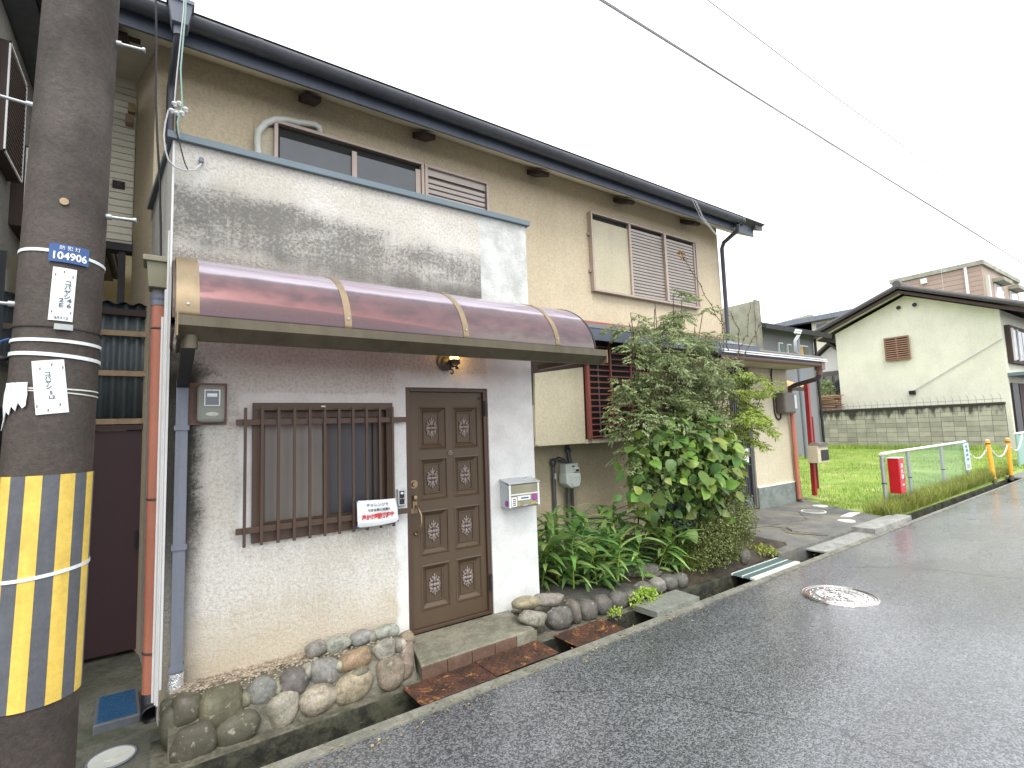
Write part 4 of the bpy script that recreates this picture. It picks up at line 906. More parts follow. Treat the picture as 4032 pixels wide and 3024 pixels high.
btxt('チャレンジで', .028, .50, .80, m_ink, .95); btxt('できる事に注意!!', .022, .52, .60, m_ink, .95, .0004); btxt('声かけ運動実施中', .036, .50, .36, m_redink, .80, .0012)
for u, v_ in ((.02, .97), (.98, .97), (.02, .03), (.98, .05)): m = MB(); c = bnr(u, v_); m.tube([c+Vector((0, -.004, 0)), c+Vector((-.012 if u < .5 else .012, .02, .004)), c+Vector((-.02 if u < .5 else .02, .03, -.01))], .004, 6); m.build('tie', m_blue if v_ < .5 or u < .5 else m_lid, BN)
# insulators and service wires at the corner
IN = thing('insulator_cluster', 'white porcelain service insulators and looped wires at the balcony corner', 'insulators', (.06, -.05, 3.75))
for x, z in ((.037, 3.823), (.063, 3.835), (.098, 3.806), (.022, 3.771), (.05, 3.762), (.079, 3.772)):
    m = MB(); m.ball((x, -.05, z), .016, .016, .012, 12, 8); m.ball((x+.004, -.045, z-.012), .011, .011, .009, 10, 6); m.build('insulator', m_porc, IN)
m = MB(); m.box(.02, .1, -.042, -.03, 3.782, 3.79); m.box(.05, .06, -.04, -.028, 3.645, 3.79); m.build('bracket', m_steel, IN)
MB().tube([(.006, -.05, 3.765), (-.008, -.045, 3.68), (-.014, -.04, 3.59), (-.004, -.04, 3.50), (.012, -.04, 3.44), (.046, -.03, 3.408), (.09, -.03, 3.398), (.121, -.03, 3.403), (.16, -.025, 3.42), (.188, -.02, 3.465), (.194, -.006, 3.491)], .005, 6).build('wire', m_wire, IN)
MB().tube([(.05, -.05, 3.75), (.05, -.05, 3.66), (.075, -.04, 3.55), (.1, -.035, 3.45), (.12, -.03, 3.405)], .004, 6).build('wire', m_wireb, IN)
MB().tube([(.092, .1, 5.5), (.086, -.03, 4.5), (.066, -.05, 4.07), (.08, -.05, 3.82), (.055, -.05, 3.70), (.066, -.04, 3.6)], .005, 6).build('wire', m_wireg, IN)
MB().tube([(.085, .1, 5.5), (.075, -.03, 4.5), (.045, -.05, 4.0), (.037, -.05, 3.83)], .004, 6).build('wire', m_wire, IN)
m = MB(); m.cyl((.193, -.001, 3.50), (.193, -.03, 3.50), .016, 10); m.build('cable_entry', m_greyp, IN)
DC = MB().tube([(-.12, -.2, 7.0), (-.088, .25, 4.95), (-.072, .3, 4.40), (-.067, .3, 4.04), (-.052, .3, 3.75), (-.031, .3, 3.43), (-.018, .3, 3.1), (-.012, .25, 2.84)], .007, 6)
tag(DC.build('drop_cable', m_wireb), 'thin dark cable hanging down past the house corner into the hopper', 'cable')
# overhead lines
for nm, y, z, r, lb in (('overhead_line', -1.0, 5.26, .012, 'thick lower overhead power line crossing the white sky'), ('overhead_line', -1.05, 5.20, .004, 'thin twisted line hanging just below the thick power line'), ('overhead_line', -1.0, 6.03, .006, 'upper overhead line crossing the top right sky')):
    pts = [(-20+3.0*i, y, z+(.02*math.sin(i*1.9) if r < .01 else 0)) for i in range(60)]
    tag(MB().tube(pts, r, 6).build(nm, m_wire), lb, 'power line')

# ------------------------------------------------------------------ stone footing left of the step
SW = thing('stone_footing', 'low wall of rounded river stones in mossy mortar below the barred window', 'stone wall', (.75, -.3, 0))
m = MB(); m.extr([(-.472, -.02), (-.425, .12), (-.366, .2), (-.30, .212), (-.05, .196), (.0, .196), (.0, -.02)], .075, 1.462); m.build('mortar', m_mortar, SW)
m = MB(); nx = 40
gv = [(.085+1.36*i/nx, -.335+.335*j/8, .205+.010*mnoise.noise(Vector((i*.7, j*.9, 1)))-.004) for j in range(9) for i in range(nx+1)]
m.add(gv, [(j*(nx+1)+i, j*(nx+1)+i+1, (j+1)*(nx+1)+i+1, (j+1)*(nx+1)+i) for j in range(8) for i in range(nx)], True); m.build('gravel_bed', m_gravel, SW)
m = MB()
for k in range(900):
    x = random.uniform(.1, 1.42); y = random.uniform(-.33, -.01); r = random.uniform(.003, .011)
    m.ball((x, y, .206+r*.3), r, r*random.uniform(.6, 1), r*.6, 5, 3)
stuff(m.build('pebbles', m_gravel, SW))
FS = [(.194,-.446,.054,.095,.09,-15,(74,66,58)),(.16,-.361,.19,.063,.08,10,(72,66,52)),(.323,-.376,.168,.095,.098,-10,(98,94,58)),(.405,-.443,.052,.107,.072,-18,(86,82,66)),(.53,-.37,.18,.078,.068,10,(138,140,138)),
(.635,-.433,.075,.08,.088,0,(172,166,148)),(.711,-.374,.178,.075,.073,0,(84,78,80)),(.826,-.439,.062,.101,.072,-5,(176,164,142)),(.877,-.37,.184,.083,.072,5,(138,136,132)),(1.041,-.431,.075,.112,.08,-15,(180,164,132)),
(1.082,-.362,.199,.096,.055,-8,(168,136,98)),(1.287,-.428,.082,.086,.092,0,(142,124,104)),(1.283,-.357,.209,.072,.055,-10,(186,182,168)),(1.409,-.403,.118,.045,.108,15,(136,114,96)),(.969,-.359,.19,.028,.035,0,(176,172,150)),
(.613,-.362,.17,.022,.04,0,(150,148,120)),(.783,-.36,.21,.025,.04,10,(170,166,150)),(.441,-.363,.16,.033,.04,0,(140,140,112)),(1.381,-.354,.212,.044,.04,0,(180,172,156)),(1.088,-.412,.142,.055,.03,-20,(116,110,84)),(.09,-.36,.13,.04,.09,0,(64,60,48)),(.085,-.28,.07,.04,.08,0,(58,56,46)),(.08,-.2,.14,.035,.06,0,(66,62,50))]
for k, (x, y, z, w_, h_, rt_, c) in enumerate(FS):
    inst('stone', stone_mesh(k+1, w_*1.16, .062+.14*min(w_, h_), h_*1.13), SW, (x, y+.012, z), (R(-18), R(rt_), random.uniform(-.1, .1)), (1, 1, 1), S(*c))
for k, (x, y, z, w_, h_, rt_, c) in enumerate([(.901,-.11,.238,.073,.05,-5,(140,136,130)),(1.036,-.11,.232,.091,.052,-12,(170,176,162)),(1.202,-.11,.232,.085,.052,-10,(150,150,148)),(1.271,-.10,.22,.041,.045,0,(160,160,150)),(1.385,-.10,.228,.095,.048,-5,(188,194,180)),(1.535,-.10,.14,.065,.055,0,(158,140,112))]):
    inst('stone', stone_mesh(k+41, w_, .06, h_), SW, (x, y, z), (R(-10), R(rt_), random.uniform(-.2, .2)), (1, 1, 1), S(*c))
# stone edging right of the step
SE = thing('stone_edging', 'row of dark rounded stones edging the paved garden beside the white pillar', 'stone edging', (3.2, -.38, 0))
m = MB(); m.prism([(2.46, -.34), (2.9, -.36), (4.4, -.33), (4.4, -.24), (2.868, -.25), (2.868, -.02), (2.53, -.02)], -.02, .10); m.build('mortar', m_mortar, SE)
for k, (x, y, z, w_, h_, rt_, c) in enumerate([(2.50,-.29,.238,.138,.048,5,(172,160,124)),(2.728,-.31,.222,.142,.052,5,(150,142,132)),(2.51,-.36,.135,.125,.062,15,(164,160,144)),(2.773,-.365,.075,.128,.095,0,(78,76,74)),(2.942,-.361,.09,.06,.10,0,(96,88,80)),(3.098,-.358,.07,.108,.09,0,(74,70,68)),(3.28,-.354,.07,.096,.085,0,(86,80,78)),(3.481,-.35,.065,.106,.082,0,(80,78,76)),(3.653,-.347,.055,.088,.075,0,(70,68,66)),(3.845,-.343,.075,.108,.08,0,(96,92,88)),(4.056,-.339,.08,.075,.078,10,(150,148,140)),(4.221,-.336,.08,.105,.078,0,(92,92,86)),(4.401,-.332,.06,.09,.078,0,(84,86,80)),(2.60,-.12,.14,.10,.06,0,(170,166,150))]):
    inst('stone', stone_mesh(k+60, w_, .085, h_), SE, (x, y, z), (R(-8), R(rt_), random.uniform(-.15, .15)), (1, 1, 1), S(*c))
for k, (x, y, z, a, b, c_, col, lb) in enumerate([(4.18, -.03, .13, .27, .10, .075, (96, 96, 90), 'long grey boulder at the front of the leafy garden bed'), (4.24, -.16, .075, .24, .07, .055, (98, 98, 94), 'flat grey rock in front of the long garden boulder'), (5.60, -.31, .10, .085, .07, .10, (96, 92, 84), 'upright grey stone at the foot of the clipped shrub')]):
    me = stone_mesh(k+90, a, b, c_); o = inst('garden_rock', me, None, (x, y, z), (0, 0, R(-6)), (1, 1, 1), S(*col)); tag(o, lb, 'rock', 'rocks in the garden bed')
pt = MB(); pt.add([(0, 0, 0), (.10, .02, .02), (.13, .05, .07), (.04, .03, .09), (.01, .03, .01), (.1, .05, .03), (.12, .07, .075), (.04, .06, .09)], [(0, 1, 2, 3), (7, 6, 5, 4), (0, 4, 5, 1), (1, 5, 6, 2), (2, 6, 7, 3), (3, 7, 4, 0)])
pt.add([(.10, -.03, 0), (.19, -.01, .0), (.21, .03, .06), (.13, .01, .08), (.11, .0, 0), (.19, .02, 0), (.2, .05, .06), (.13, .04, .08)], [(0, 1, 2, 3), (7, 6, 5, 4), (0, 4, 5, 1), (1, 5, 6, 2), (2, 6, 7, 3), (3, 7, 4, 0)])
o = pt.build('broken_pot', m_clay); o.location = (3.72, .06, .12); tag(o, 'broken orange clay pot shards at the edge of the leafy bed', 'pot')

# ------------------------------------------------------------------ drain covers, lids
def checker(parent, x0, x1, m_, yo):
    m = MB()
    nx = int((x1-x0)/.028)
    for i in range(nx):
        for j in range(9):
            x = x0+.02+.028*i; y = Yk(x)+.02+.028*j+yo; s_ = .008 if (i+j) % 2 else -.008
            m.add([(x-.008, y-s_-.002, .0075), (x+.008, y+s_-.002, .0075), (x+.008, y+s_+.002, .0075), (x-.008, y-s_+.002, .0075), (x-.006, y-s_*.7, .0105), (x+.006, y+s_*.7, .0105)], [(0, 1, 5, 4), (2, 3, 4, 5), (0, 4, 3), (1, 2, 5)])
    return stuff(m.build('tread_pattern', m_, parent))
def cover(x0, x1, lb, mat, z=.012, th=.012, tilt=0., grip=None, skew=0.):
    t = thing('drain_cover', lb, 'drain cover', ((x0+x1)/2, Yk(x0)+.13, 0), 'drain covers along the kerb')
    z0 = z
    MB().prism([(x0, Yk(x0)-.002), (x1, Yk(x1)+.0+skew), (x1+.01, Yi(x1)+.012+skew), (x0-.008, Yi(x0)+.012)], z0-th, z0).build('plate', mat, t, .002)
    return t
for a, b, z, lb in ((1.337, 1.905, .0205, 'rusty checker plate drain cover, nearest of the two below the doorstep'), (1.885, 2.432, .0275, 'rusty checker plate drain cover overlapping its neighbour below the doorstep'), (2.612, 3.14, .0205, 'rusty checker plate drain cover before the dark stone edging')):
    t = cover(a, b, lb, m_rust, z, .006)
    o = checker(t, a, b, m_rust, 0); o.location.z += z-.007
    m = MB()
    for k in range(random.randint(5, 9)):
        x = random.uniform(a+.06, b-.06); y = Yk(x)+random.uniform(.04, .22); m.disc((x, y, z+.0012), random.uniform(.004, .008), .001, 8)
    m.build('hole', m_blk, t)
t = cover(3.55, 4.16, 'thick grey concrete drain slab with a broken corner beside the boulders', m_slab, .05, .055)
t = thing('drain_grating', 'grey green steel drain grating with pale edge bars', 'drain grating', (5.6, -.58, 0))
x0, x1 = 5.11, 6.088; GZ_ = .026
for f0, f1, mt in ((-.01, .045, m_lid), (.125, .14, m_lid), (.245, .262, m_lid)):
    MB().prism([(x0, Yk(x0)+f0), (x1, Yk(x1)+f0), (x1, Yk(x1)+f1), (x0, Yk(x0)+f1)], GZ_-.02, GZ_+.001).build('edge_bar', mt, t)
for f0, f1 in ((.0455, .1245), (.1405, .2445)):
    MB().prism([(x0+.004, Yk(x0)+f0), (x1-.004, Yk(x1)+f0), (x1-.004, Yk(x1)+f1), (x0+.004, Yk(x0)+f1)], GZ_-.018, GZ_-.009).build('tray', m_grate, t)
    bme = MB().box(-.004, .004, f0, f1, -.009, 0).mesh('bar'); bme.materials.append(m_grate)
    for i in range(48): x = x0+.02+.0200*i; inst('bar', bme, t, (x, Yk(x), GZ_))
cover(6.81, 8.35, 'wide pale grey concrete drain slab in front of the porch apron', m_pale, .014, .02)
m = MB(); m.prism([(8.30, Yk(8.3)-.01), (9.55, Yk(9.55)-.005), (9.62, Yi(9.6)+.0), (8.30, Yi(8.3)+.02)], -.02, .085); t = thing('drain_cover', 'thick pale drain slab standing proud at the corner of the lawn', 'drain cover', (8.9, -.5, 0), 'drain covers along the kerb'); m.build('slab', m_pale, t, .006); MB().prism([(9.56, Yk(9.6)+.02), (9.95, Yk(9.95)+.05), (9.98, Yi(9.9)), (9.64, Yi(9.6))], -.02, .06).build('broken_piece', m_pale, t, .006)
# cover at the far drain
cover(17.6, 19.4, 'distant grey drain slab by the yellow posts', m_slab, .03, .04)
# manhole
MH = thing('manhole_cover', 'round wet cast iron manhole cover with raised swirl pattern in the road', 'manhole cover', (5.24, -1.47, 0))
cx, cy = 5.24, -1.47
MB().disc((cx, cy, .006), .315, .02, 64).build('frame_ring', m_iron, MH); MB().disc((cx, cy, .0095), .285, .006, 64).build('cover', m_iron, MH)
m = MB()
for r in (.30, .272, .19, .125, .06): m.tube([(cx+r*math.cos(t), cy+r*math.sin(t), .0095) for t in (2*math.pi*k/64 for k in range(65))], .0045, 5, False)
for k in range(28):
    t = 2*math.pi*k/28; m.tube([(cx+r*math.cos(t+q), cy+r*math.sin(t+q), .0098) for r, q in ((.135, 0), (.15, .05), (.165, .14), (.182, .18))], .005, 5)
for k in range(12):
    t = 2*math.pi*k/12; m.tube([(cx+r*math.cos(t+q), cy+r*math.sin(t+q), .0098) for r, q in ((.015, 0), (.04, .3), (.075, .55), (.115, .6))], .006, 5)
for k in range(20): t = 2*math.pi*k/20; m.ball((cx+.235*math.cos(t), cy+.235*math.sin(t), .0095), .016, .016, .005, 8, 4)
m.build('relief', m_iron, MH)
for x, y, r, lb in ((9.80, .74, .12, 'white round drain lid nearest the lawn on the porch apron'), (9.17, .56, .19, 'large grey round drain lid with pale rim on the porch apron'), (8.78, -.10, .12, 'pale grey round drain lid near the road edge of the apron')):
    t = thing('inspection_lid', lb, 'drain lid', (x, y, apz(x, y)), 'round lids on the apron'); z = apz(x, y)
    MB().disc((x, y, z+.008), r, .03, 36).build('rim', m_lid, t); MB().disc((x, y, z+.011), r*.86, .03, 36).build('lid', m_lid if r < .15 else m_slab, t)
t = thing('meter_hatch', 'pale rectangular water meter lid set in the porch apron', 'drain lid', (9.31, .06, .07)); z = apz(9.31, .06)
MB().prism([(9.15, -.02), (9.62, .03), (9.5, .15), (9.05, .10)], z-.02, z+.009).build('lid', m_lid, t)

# ------------------------------------------------------------------ gas meter
GM = thing('gas_meter', 'pale grey gas meter with dark pipes on the tan wall beside the pillar', 'meter', (4.27, 1.2, .9))
m = MB(); m.box(4.17, 4.375, 1.08, 1.22, 1.08, 1.205); m.build('head', m_gas, GM, .012)
m = MB(); m.extry([(4.165, 1.085), (4.395, 1.085), (4.395, .965), (4.36, .90), (4.245, .90), (4.195, .93), (4.165, .96)], 1.07, 1.23); m.build('body', m_gas, GM, .012)
m = MB(); m.extry([(4.235, 1.06), (4.385, 1.06), (4.385, .975), (4.355, .915), (4.255, .915), (4.235, .96)], 1.058, 1.0705); m.build('cover', m_gas, GM, .006)
MB().box(4.285, 4.37, 1.06, 1.0795, 1.10, 1.15).build('dial_housing', m_gas, GM, .004); MB().box(4.305, 4.355, 1.056, 1.0595, 1.108, 1.13).build('dial', m_blk, GM); MB().box(4.265, 4.30, 1.07, 1.0795, 1.165, 1.178).build('slot', m_blk, GM)
m = MB(); m.tube([(4.10, 1.25, .1), (4.10, 1.25, 1.15), (4.12, 1.25, 1.24), (4.18, 1.24, 1.27), (4.23, 1.2, 1.24), (4.235, 1.16, 1.2)], .026, 10); m.ball((4.10, 1.25, 1.22), .045, .04, .06); m.tube([(4.34, 1.2, 1.2), (4.34, 1.22, 1.3), (4.34, 1.25, 1.44)], .028, 10); m.tube([(4.35, 1.2, .9), (4.36, 1.22, .1)], .022, 10); m.tube([(4.28, 1.22, .9), (4.28, 1.24, .1)], .018, 10); m.ball((4.34, 1.23, 1.36), .05, .04, .04); m.build('pipe', m_gut, GM)
MB().box(4.095, 4.115, 1.215, 1.222, 1.02, 1.09).build('label_strip', m_white, GM)

# ------------------------------------------------------------------ porch at the right
PC = thing('porch', 'cream porch wall with grey tiled base, dark lattice gate and brown gutter', 'porch', (9.2, 1.3, 0))
EY = 1.25
MB().box(8.70, 10.02, EY, EY+.14, .02, 2.62).build('wall', m_cream, PC); MB().box(9.88, 10.019, EY+.1405, 3.0, .0, 2.62).build('side_wall', m_cream, PC)
MB().box(8.695, 10.03, EY-.022, EY-.001, -.02, .475).build('tile_base', m_tilebase, PC); MB().box(8.695, 10.03, EY-.026, EY-.001, .4755, .492).build('trim', m_white, PC)
gt = MB().box(7.05, 8.69, 1.345, 1.36, .14, 2.35).build('lattice_gate', m_dark, PC)
slm = MB().box(-.016, .016, -.03, 0, .3, 2.3).mesh('slat'); slm.materials.append(m_lattice)
for i in range(26): inst('slat', slm, gt, (7.10+.0605*i, 1.344, .02))
MB().box(7.05, 8.69, 1.30, 1.3448, .15, .32).build('kick_rail', m_greyp, gt); MB().box(7.05, 8.69, 1.30, 1.3448, 2.3, 2.36).build('top_rail', m_lattice, gt); MB().box(8.61, 8.69, 1.27, 1.3, .12, 2.36).build('jamb', m_lattice, gt); MB().box(8.53, 8.57, 1.265, 1.312, 1.08, 1.19).build('pull', m_greyp, gt)
MB().box(6.95, 8.7, 1.28, 1.42, .0, .138).build('threshold', m_conc, PC); MB().box(7.0, 8.7, 1.32, 1.5, 2.36, 2.7).build('lintel', m_dark, PC)
nt_ = MB().box(8.22, 8.52, 1.262, 1.266, .94, 1.18)
NT = thing('gate_notice', 'white paper notice with a red mark on the lattice gate', 'notice', (8.37, 1.26, .94)); nt_.build('sheet', m_white, NT)
m = MB(); m.cyl((8.37, 1.2615, 1.07), (8.37, 1.2605, 1.07), .035, 18); m.build('red_mark', m_redink, NT); MB().box(8.28, 8.46, 1.2606, 1.2615, .97, .985).build('print', m_ink, NT); MB().box(8.28, 8.46, 1.2606, 1.2615, 1.13, 1.145).build('print', m_ink, NT)
# porch roof
MB().extr([(.60, 2.72), (2.6, 3.15), (2.6, 3.07), (.64, 2.66)], 6.9, 10.22).build('roof', m_greyp, PC); m = MB(); m.tube([(6.9, .70, 2.79), (10.25, .70, 2.79), (10.3, .72, 2.75), (10.32, .74, 2.68)], .035, 10); m.build('ridge_pipe', m_meterd, PC)
MB().box(6.9, 10.1, .75, 1.5, 2.625, 2.65).build('ceiling', m_cream, PC)
for zz, yy in ((2.735, .575), (2.70, .565)): MB().box(6.9, 10.2, yy, yy+.02, zz, zz+.018).build('edge_strip', m_white, PC)
m = MB(); halfpipe(m, 6.9, 10.05, .66, 2.665, .055); m.build('gutter', m_gutbr, PC)
m = MB(); m.box(10.04, 10.17, .60, .74, 2.56, 2.70); m.tube([(10.1, .68, 2.57), (10.1, .69, 2.47)], .06, 12, True, .045); m.build('rainwater_head', m_gutbr, PC, .006)
m = MB(); m.tube([(10.1, .69, 2.5), (10.1, .70, 2.43), (10.08, .76, 2.39), (9.98, 1.1, 2.31), (9.97, 1.17, 2.27), (9.97, 1.18, 2.18)], .042, 12); m.build('pipe_bend', m_wood, PC)
m = MB(); m.tube([(9.97, 1.18, 2.22), (9.985, 1.185, .12)], .042, 14); m.build('downpipe', m_orange, PC); m = MB(); m.tube([(9.985, 1.185, .16), (9.985, 1.18, .10), (9.98, 1.13, .07)], .045, 12); m.build('pipe_shoe', m_wood, PC)
m = MB(); m.tube([(9.42, 1.2, 2.62), (9.42, 1.22, 2.58), (9.44, 1.235, 2.5), (9.45, 1.235, 1.80), (9.5, 1.235, 1.70), (9.58, 1.235, 1.66), (9.65, 1.235, 1.69), (9.67, 1.235, 1.77)], .014, 8); m.build('conduit', m_wood, PC)
EB = thing('meter_box', 'brown electricity meter box hanging on the cream porch wall', 'meter', (9.7, 1.2, 1.76))
MB().box(9.50, 9.92, 1.06, 1.249, 1.77, 2.17).build('case', m_meterd, EB, .04); MB().box(9.86, 9.945, 1.055, 1.20, 1.86, 2.12).build('glass_cover', m_chrome, EB, .01); MB().box(9.9455, 9.949, 1.08, 1.18, 1.92, 2.09).build('window', m_glassd, EB)
t = thing('door_chime', 'small cream door chime button on the porch wall', 'intercom', (8.9, 1.24, 1.5)); MB().box(8.865, 8.935, 1.225, 1.249, 1.49, 1.62).build('case', m_lid, t, .006); MB().box(8.885, 8.915, 1.221, 1.2245, 1.52, 1.56).build('button', m_batt, t)
# neighbour's gatepost, mailbox, canopy
t = thing('red_post', 'leaning red painted steel post beside the porch downpipe', 'post', (10.5, 1.15, 0))
m = MB(); m.obox((10.5, 1.13, 1.3), (.036, 0, 0), (0, .036, 0), (.0, -.012, 1.12)); m.build('shaft', m_redpost, t); m = MB(); m.obox((10.60, 1.14, 1.0), (.012, 0, 0), (0, .045, 0), (0, 0, .7)); m.build('flange', m_redbar, t)
t = thing('post_mailbox', 'cream mailbox with curved grey lid and black flap on the red post', 'mailbox', (10.42, 1.0, .85))
m = MB(); m.box(10.24, 10.66, .90, 1.085, .82, 1.14); m.build('case', m_cream, t, .006); MB().box(10.36, 10.655, .892, .8995, .86, 1.06).build('flap', m_blk, t) ; MB().box(10.661, 10.668, .95, 1.08, .90, 1.05).build('flap', m_blk, t)
m = MB(); pr = [(10.26+.42*k/10, 1.14+.07*math.sin(math.pi*k/10)) for k in range(11)]; m.extry(pr+[(10.68, 1.135), (10.26, 1.135)], .87, 1.09); m.build('lid', m_meterd, t)
t = thing('concrete_fence', 'grey concrete panel fence between porch and red post', 'fence', (10.5, 1.6, 0))
MB().box(10.03, 10.75, 1.55, 1.65, .75, 1.78).build('panel', m_conc, t); MB().box(10.03, 10.77, 1.54, 1.66, .40, .748).build('panel', m_greyr, t); MB().box(10.03, 10.79, 1.53, 1.67, -.05, .398).build('panel', m_conc, t); MB().box(10.1, 10.5, 1.3, 1.48, .03, .12).build('kerb_block', m_conc, t)
t = thing('lean_to_canopy', 'tan corrugated plastic canopy on dark frame beyond the porch', 'canopy', (10.9, 2, 2.2))
m = MB(); nn = 40; v = []
for (y, z) in ((1.62, 2.36), (3.2, 3.0)):
    for i in range(nn+1): v.append((10.06+1.5*i/nn+.4*(z-2.36), y, z+.012*math.cos(i*2*math.pi/4)))
m.add(v, [(i, i+1, nn+2+i, nn+1+i) for i in range(nn)], True); o = m.build('sheet', m_canopy, t); o.modifiers.new('solid', 'SOLIDIFY').thickness = .003
MB().box(10.04, 11.6, 1.60, 1.66, 2.27, 2.34).build('beam', m_wood, t); MB().box(10.3, 10.62, 1.70, 1.78, 1.80, 2.27).build('white_board', m_white, t); MB().box(10.06, 10.29, 1.72, 1.8, 1.79, 2.27).build('dark_board', m_wood, t)

# ------------------------------------------------------------------ plants
def leafcloud(C, D, U, Ln, Wd, fold=.25):
    """many folded leaf blades as one mesh: C base, D direction, U up (unit), lengths, widths"""
    C, D, U = map(np.asarray, (C, D, U)); Ln = np.asarray(Ln)[:, None]; Wd = np.asarray(Wd)[:, None]
    D = D/np.linalg.norm(D, axis=1, keepdims=True); Sx = np.cross(D, U); Sx /= np.linalg.norm(Sx, axis=1, keepdims=True)+1e-9; N = np.cross(Sx, D)
    mid = C+D*Ln*.45; n = len(C)
    V = np.stack([C, mid+Sx*Wd*.5+N*Wd*fold, C+D*Ln-N*Ln*.12, mid-Sx*Wd*.5+N*Wd*fold, mid-N*Wd*.05], 1).reshape(-1, 3)
    i = np.arange(n)*5; F = np.stack([np.stack([i, i+1, i+4], 1), np.stack([i+1, i+2, i+4], 1), np.stack([i+4, i+2, i+3], 1), np.stack([i, i+4, i+3], 1)], 1).reshape(-1, 3)
    return V, F
def npmesh(name, V, F, mat, parent=None):
    me = bpy.data.meshes.new(name); me.vertices.add(len(V)); me.vertices.foreach_set('co', V.astype(np.float32).ravel())
    k = F.shape[1]; me.loops.add(F.size); me.loops.foreach_set('vertex_index', F.astype(np.int32).ravel()); me.polygons.add(len(F))
    me.polygons.foreach_set('loop_start', np.arange(0, F.size, k, dtype=np.int32)); me.update(calc_edges=True); me.validate()
    return put(name, me, mat, parent)
rng = np.random.default_rng(5)
def unit(v): v = np.asarray(v, float); return v/np.linalg.norm(v)
# nandina: canes, fronds, leaflets
def nandina(name, label, bases, tips, nfr, seed, spread=.34, leaf=.048, mat=m_nand, low=.45):
    rg = np.random.default_rng(seed); t = thing(name, label, 'shrub', bases[0])
    cm = MB(); C, D, U, Ln, Wd = [], [], [], [], []
    for b, e in zip(bases, tips):
        b, e = np.array(b), np.array(e); mid = (b+e)/2+rg.normal(0, .06, 3); path = [tuple((1-s)**2*b+2*s*(1-s)*mid+s*s*e) for s in np.linspace(0, 1, 8)]
        cm.tube(path, .011, 6, True, .005)
        for k in range(nfr):
            s = low+(1-low)*(k+.5)/nfr+rg.normal(0, .03); s = min(max(s, .2), 1); p0 = (1-s)**2*b+2*s*(1-s)*mid+s*s*e
            az = rg.uniform(0, 2*math.pi); d = unit([math.cos(az), math.sin(az), rg.uniform(-.1, 1.3)]); L_ = rg.uniform(.7, 1.15)*spread
            rach = [p0]; dd = d.copy()
            for j in range(7): dd = unit(dd+np.array([0, 0, -.2])); rach.append(rach[-1]+dd*L_/7)
            cm.tube([tuple(q) for q in rach[::2]], .0025, 4, False)
            side = unit(np.cross(dd, [0, 0, 1])+1e-6)
            for j in range(2, 8):
                for sg in (-1, 1):
                    pd = unit(side*sg+dd*.5+np.array([0, 0, rg.uniform(-.6, .45)])); ll = L_*.42*(1-.55*abs(j-3)/6)
                    for q in range(4):
                        pp = rach[j]+pd*ll*(q+1)/4
                        for s2 in (-1, 1):
                            ld = unit(pd*.8+np.cross(pd, [0, 0, 1])*s2*.9+np.array([0, 0, rg.uniform(-.5, .1)])); C.append(pp); D.append(ld); U.append(unit([rg.normal(0, .6), rg.normal(0, .6)-.3, 1])); Ln.append(leaf*rg.uniform(.7, 1.2)); Wd.append(leaf*.42*rg.uniform(.8, 1.2))
                    
    cm.build('canes', m_bark, t); V, F = leafcloud(C, D, U, Ln, Wd); stuff(npmesh('crown', V, F, mat, t)); return t
rb = random.Random(3)
tips = [(4.25, -.02, 2.55), (4.15, .1, 2.15), (4.45, .15, 2.95), (4.75, .05, 3.0), (4.95, .2, 3.15), (5.2, .1, 3.05), (5.5, .05, 2.85), (5.85, .1, 2.75), (4.6, -.15, 2.5), (5.1, -.15, 2.55), (5.6, -.12, 2.4), (4.35, -.1, 1.9), (5.35, .2, 2.2), (4.3, .05, 2.8), (4.85, -.1, 2.75), (5.35, -.05, 2.7), (4.55, .0, 2.1), (5.75, .1, 2.35), (5.35, .1, 3.2), (5.75, .1, 3.05), (6.15, .1, 2.75), (6.05, .0, 2.45), (5.05, .0, 3.2)]
bases = [(4.75+.35*math.sin(i*2.1), .12+.12*math.cos(i*1.7), .1) for i in range(len(tips))]
nandina('nandina_bush', 'tall airy nandina bush screening the red window grille', bases, tips, 13, 11, .36, .05)
tips = [(6.35, .12, 2.45), (6.75, .1, 2.35), (7.15, .05, 2.25), (6.2, -.02, 2.1), (6.55, .0, 1.85)]
nandina('nandina_bush', 'yellow green nandina sprays reaching right towards the porch', [(5.5+.1*i, .25, .1) for i in range(5)], tips, 12, 21, .36, .055, mat_leaf('young_nandina', S(128, 150, 62), S(172, 186, 92), False, .35), .55)
# bare rose canes above
t = thing('climbing_rose', 'thin bare rose canes with a few red leaves above the bushes', 'shrub', (5.9, .4, .1))
m = MB(); C, D, U, Ln, Wd = [], [], [], [], []
for path in ([(6.3, .35, 1.2), (6.75, .45, 2.6), (6.8, .5, 3.1), (6.2, .5, 3.75), (5.93, .5, 4.04)], [(6.5, .4, 1.6), (7.1, .5, 2.6), (7.45, .5, 3.0), (7.62, .5, 3.55)], [(7.0, .45, 2.4), (7.55, .5, 2.9), (7.98, .5, 3.3)], [(6.9, .5, 2.7), (6.85, .5, 3.1), (6.75, .5, 3.35)], [(7.2, .5, 2.7), (7.2, .48, 3.05), (7.05, .5, 3.3)]):
    P = []
    for a, b in zip(path, path[1:]):
        for k in range(5): s = k/5; P.append(tuple(a[i]+(b[i]-a[i])*s+random.uniform(-.015, .015) for i in range(3)))
    P.append(path[-1]); m.tube(P, .008, 5, True, .003)
    for q in P[len(P)//3::1]:
        for _ in range(3): C.append(q); D.append(unit(rng.normal(0, 1, 3))); U.append((0, 0, 1)); Ln.append(rng.uniform(.03, .06)); Wd.append(rng.uniform(.018, .03))
m.build('canes', m_bark, t); V, F = leafcloud(C, D, U, Ln, Wd); npmesh('leaves', V, F, mat_leaf('rose_leaves', S(120, 118, 60), S(150, 110, 84)), t)
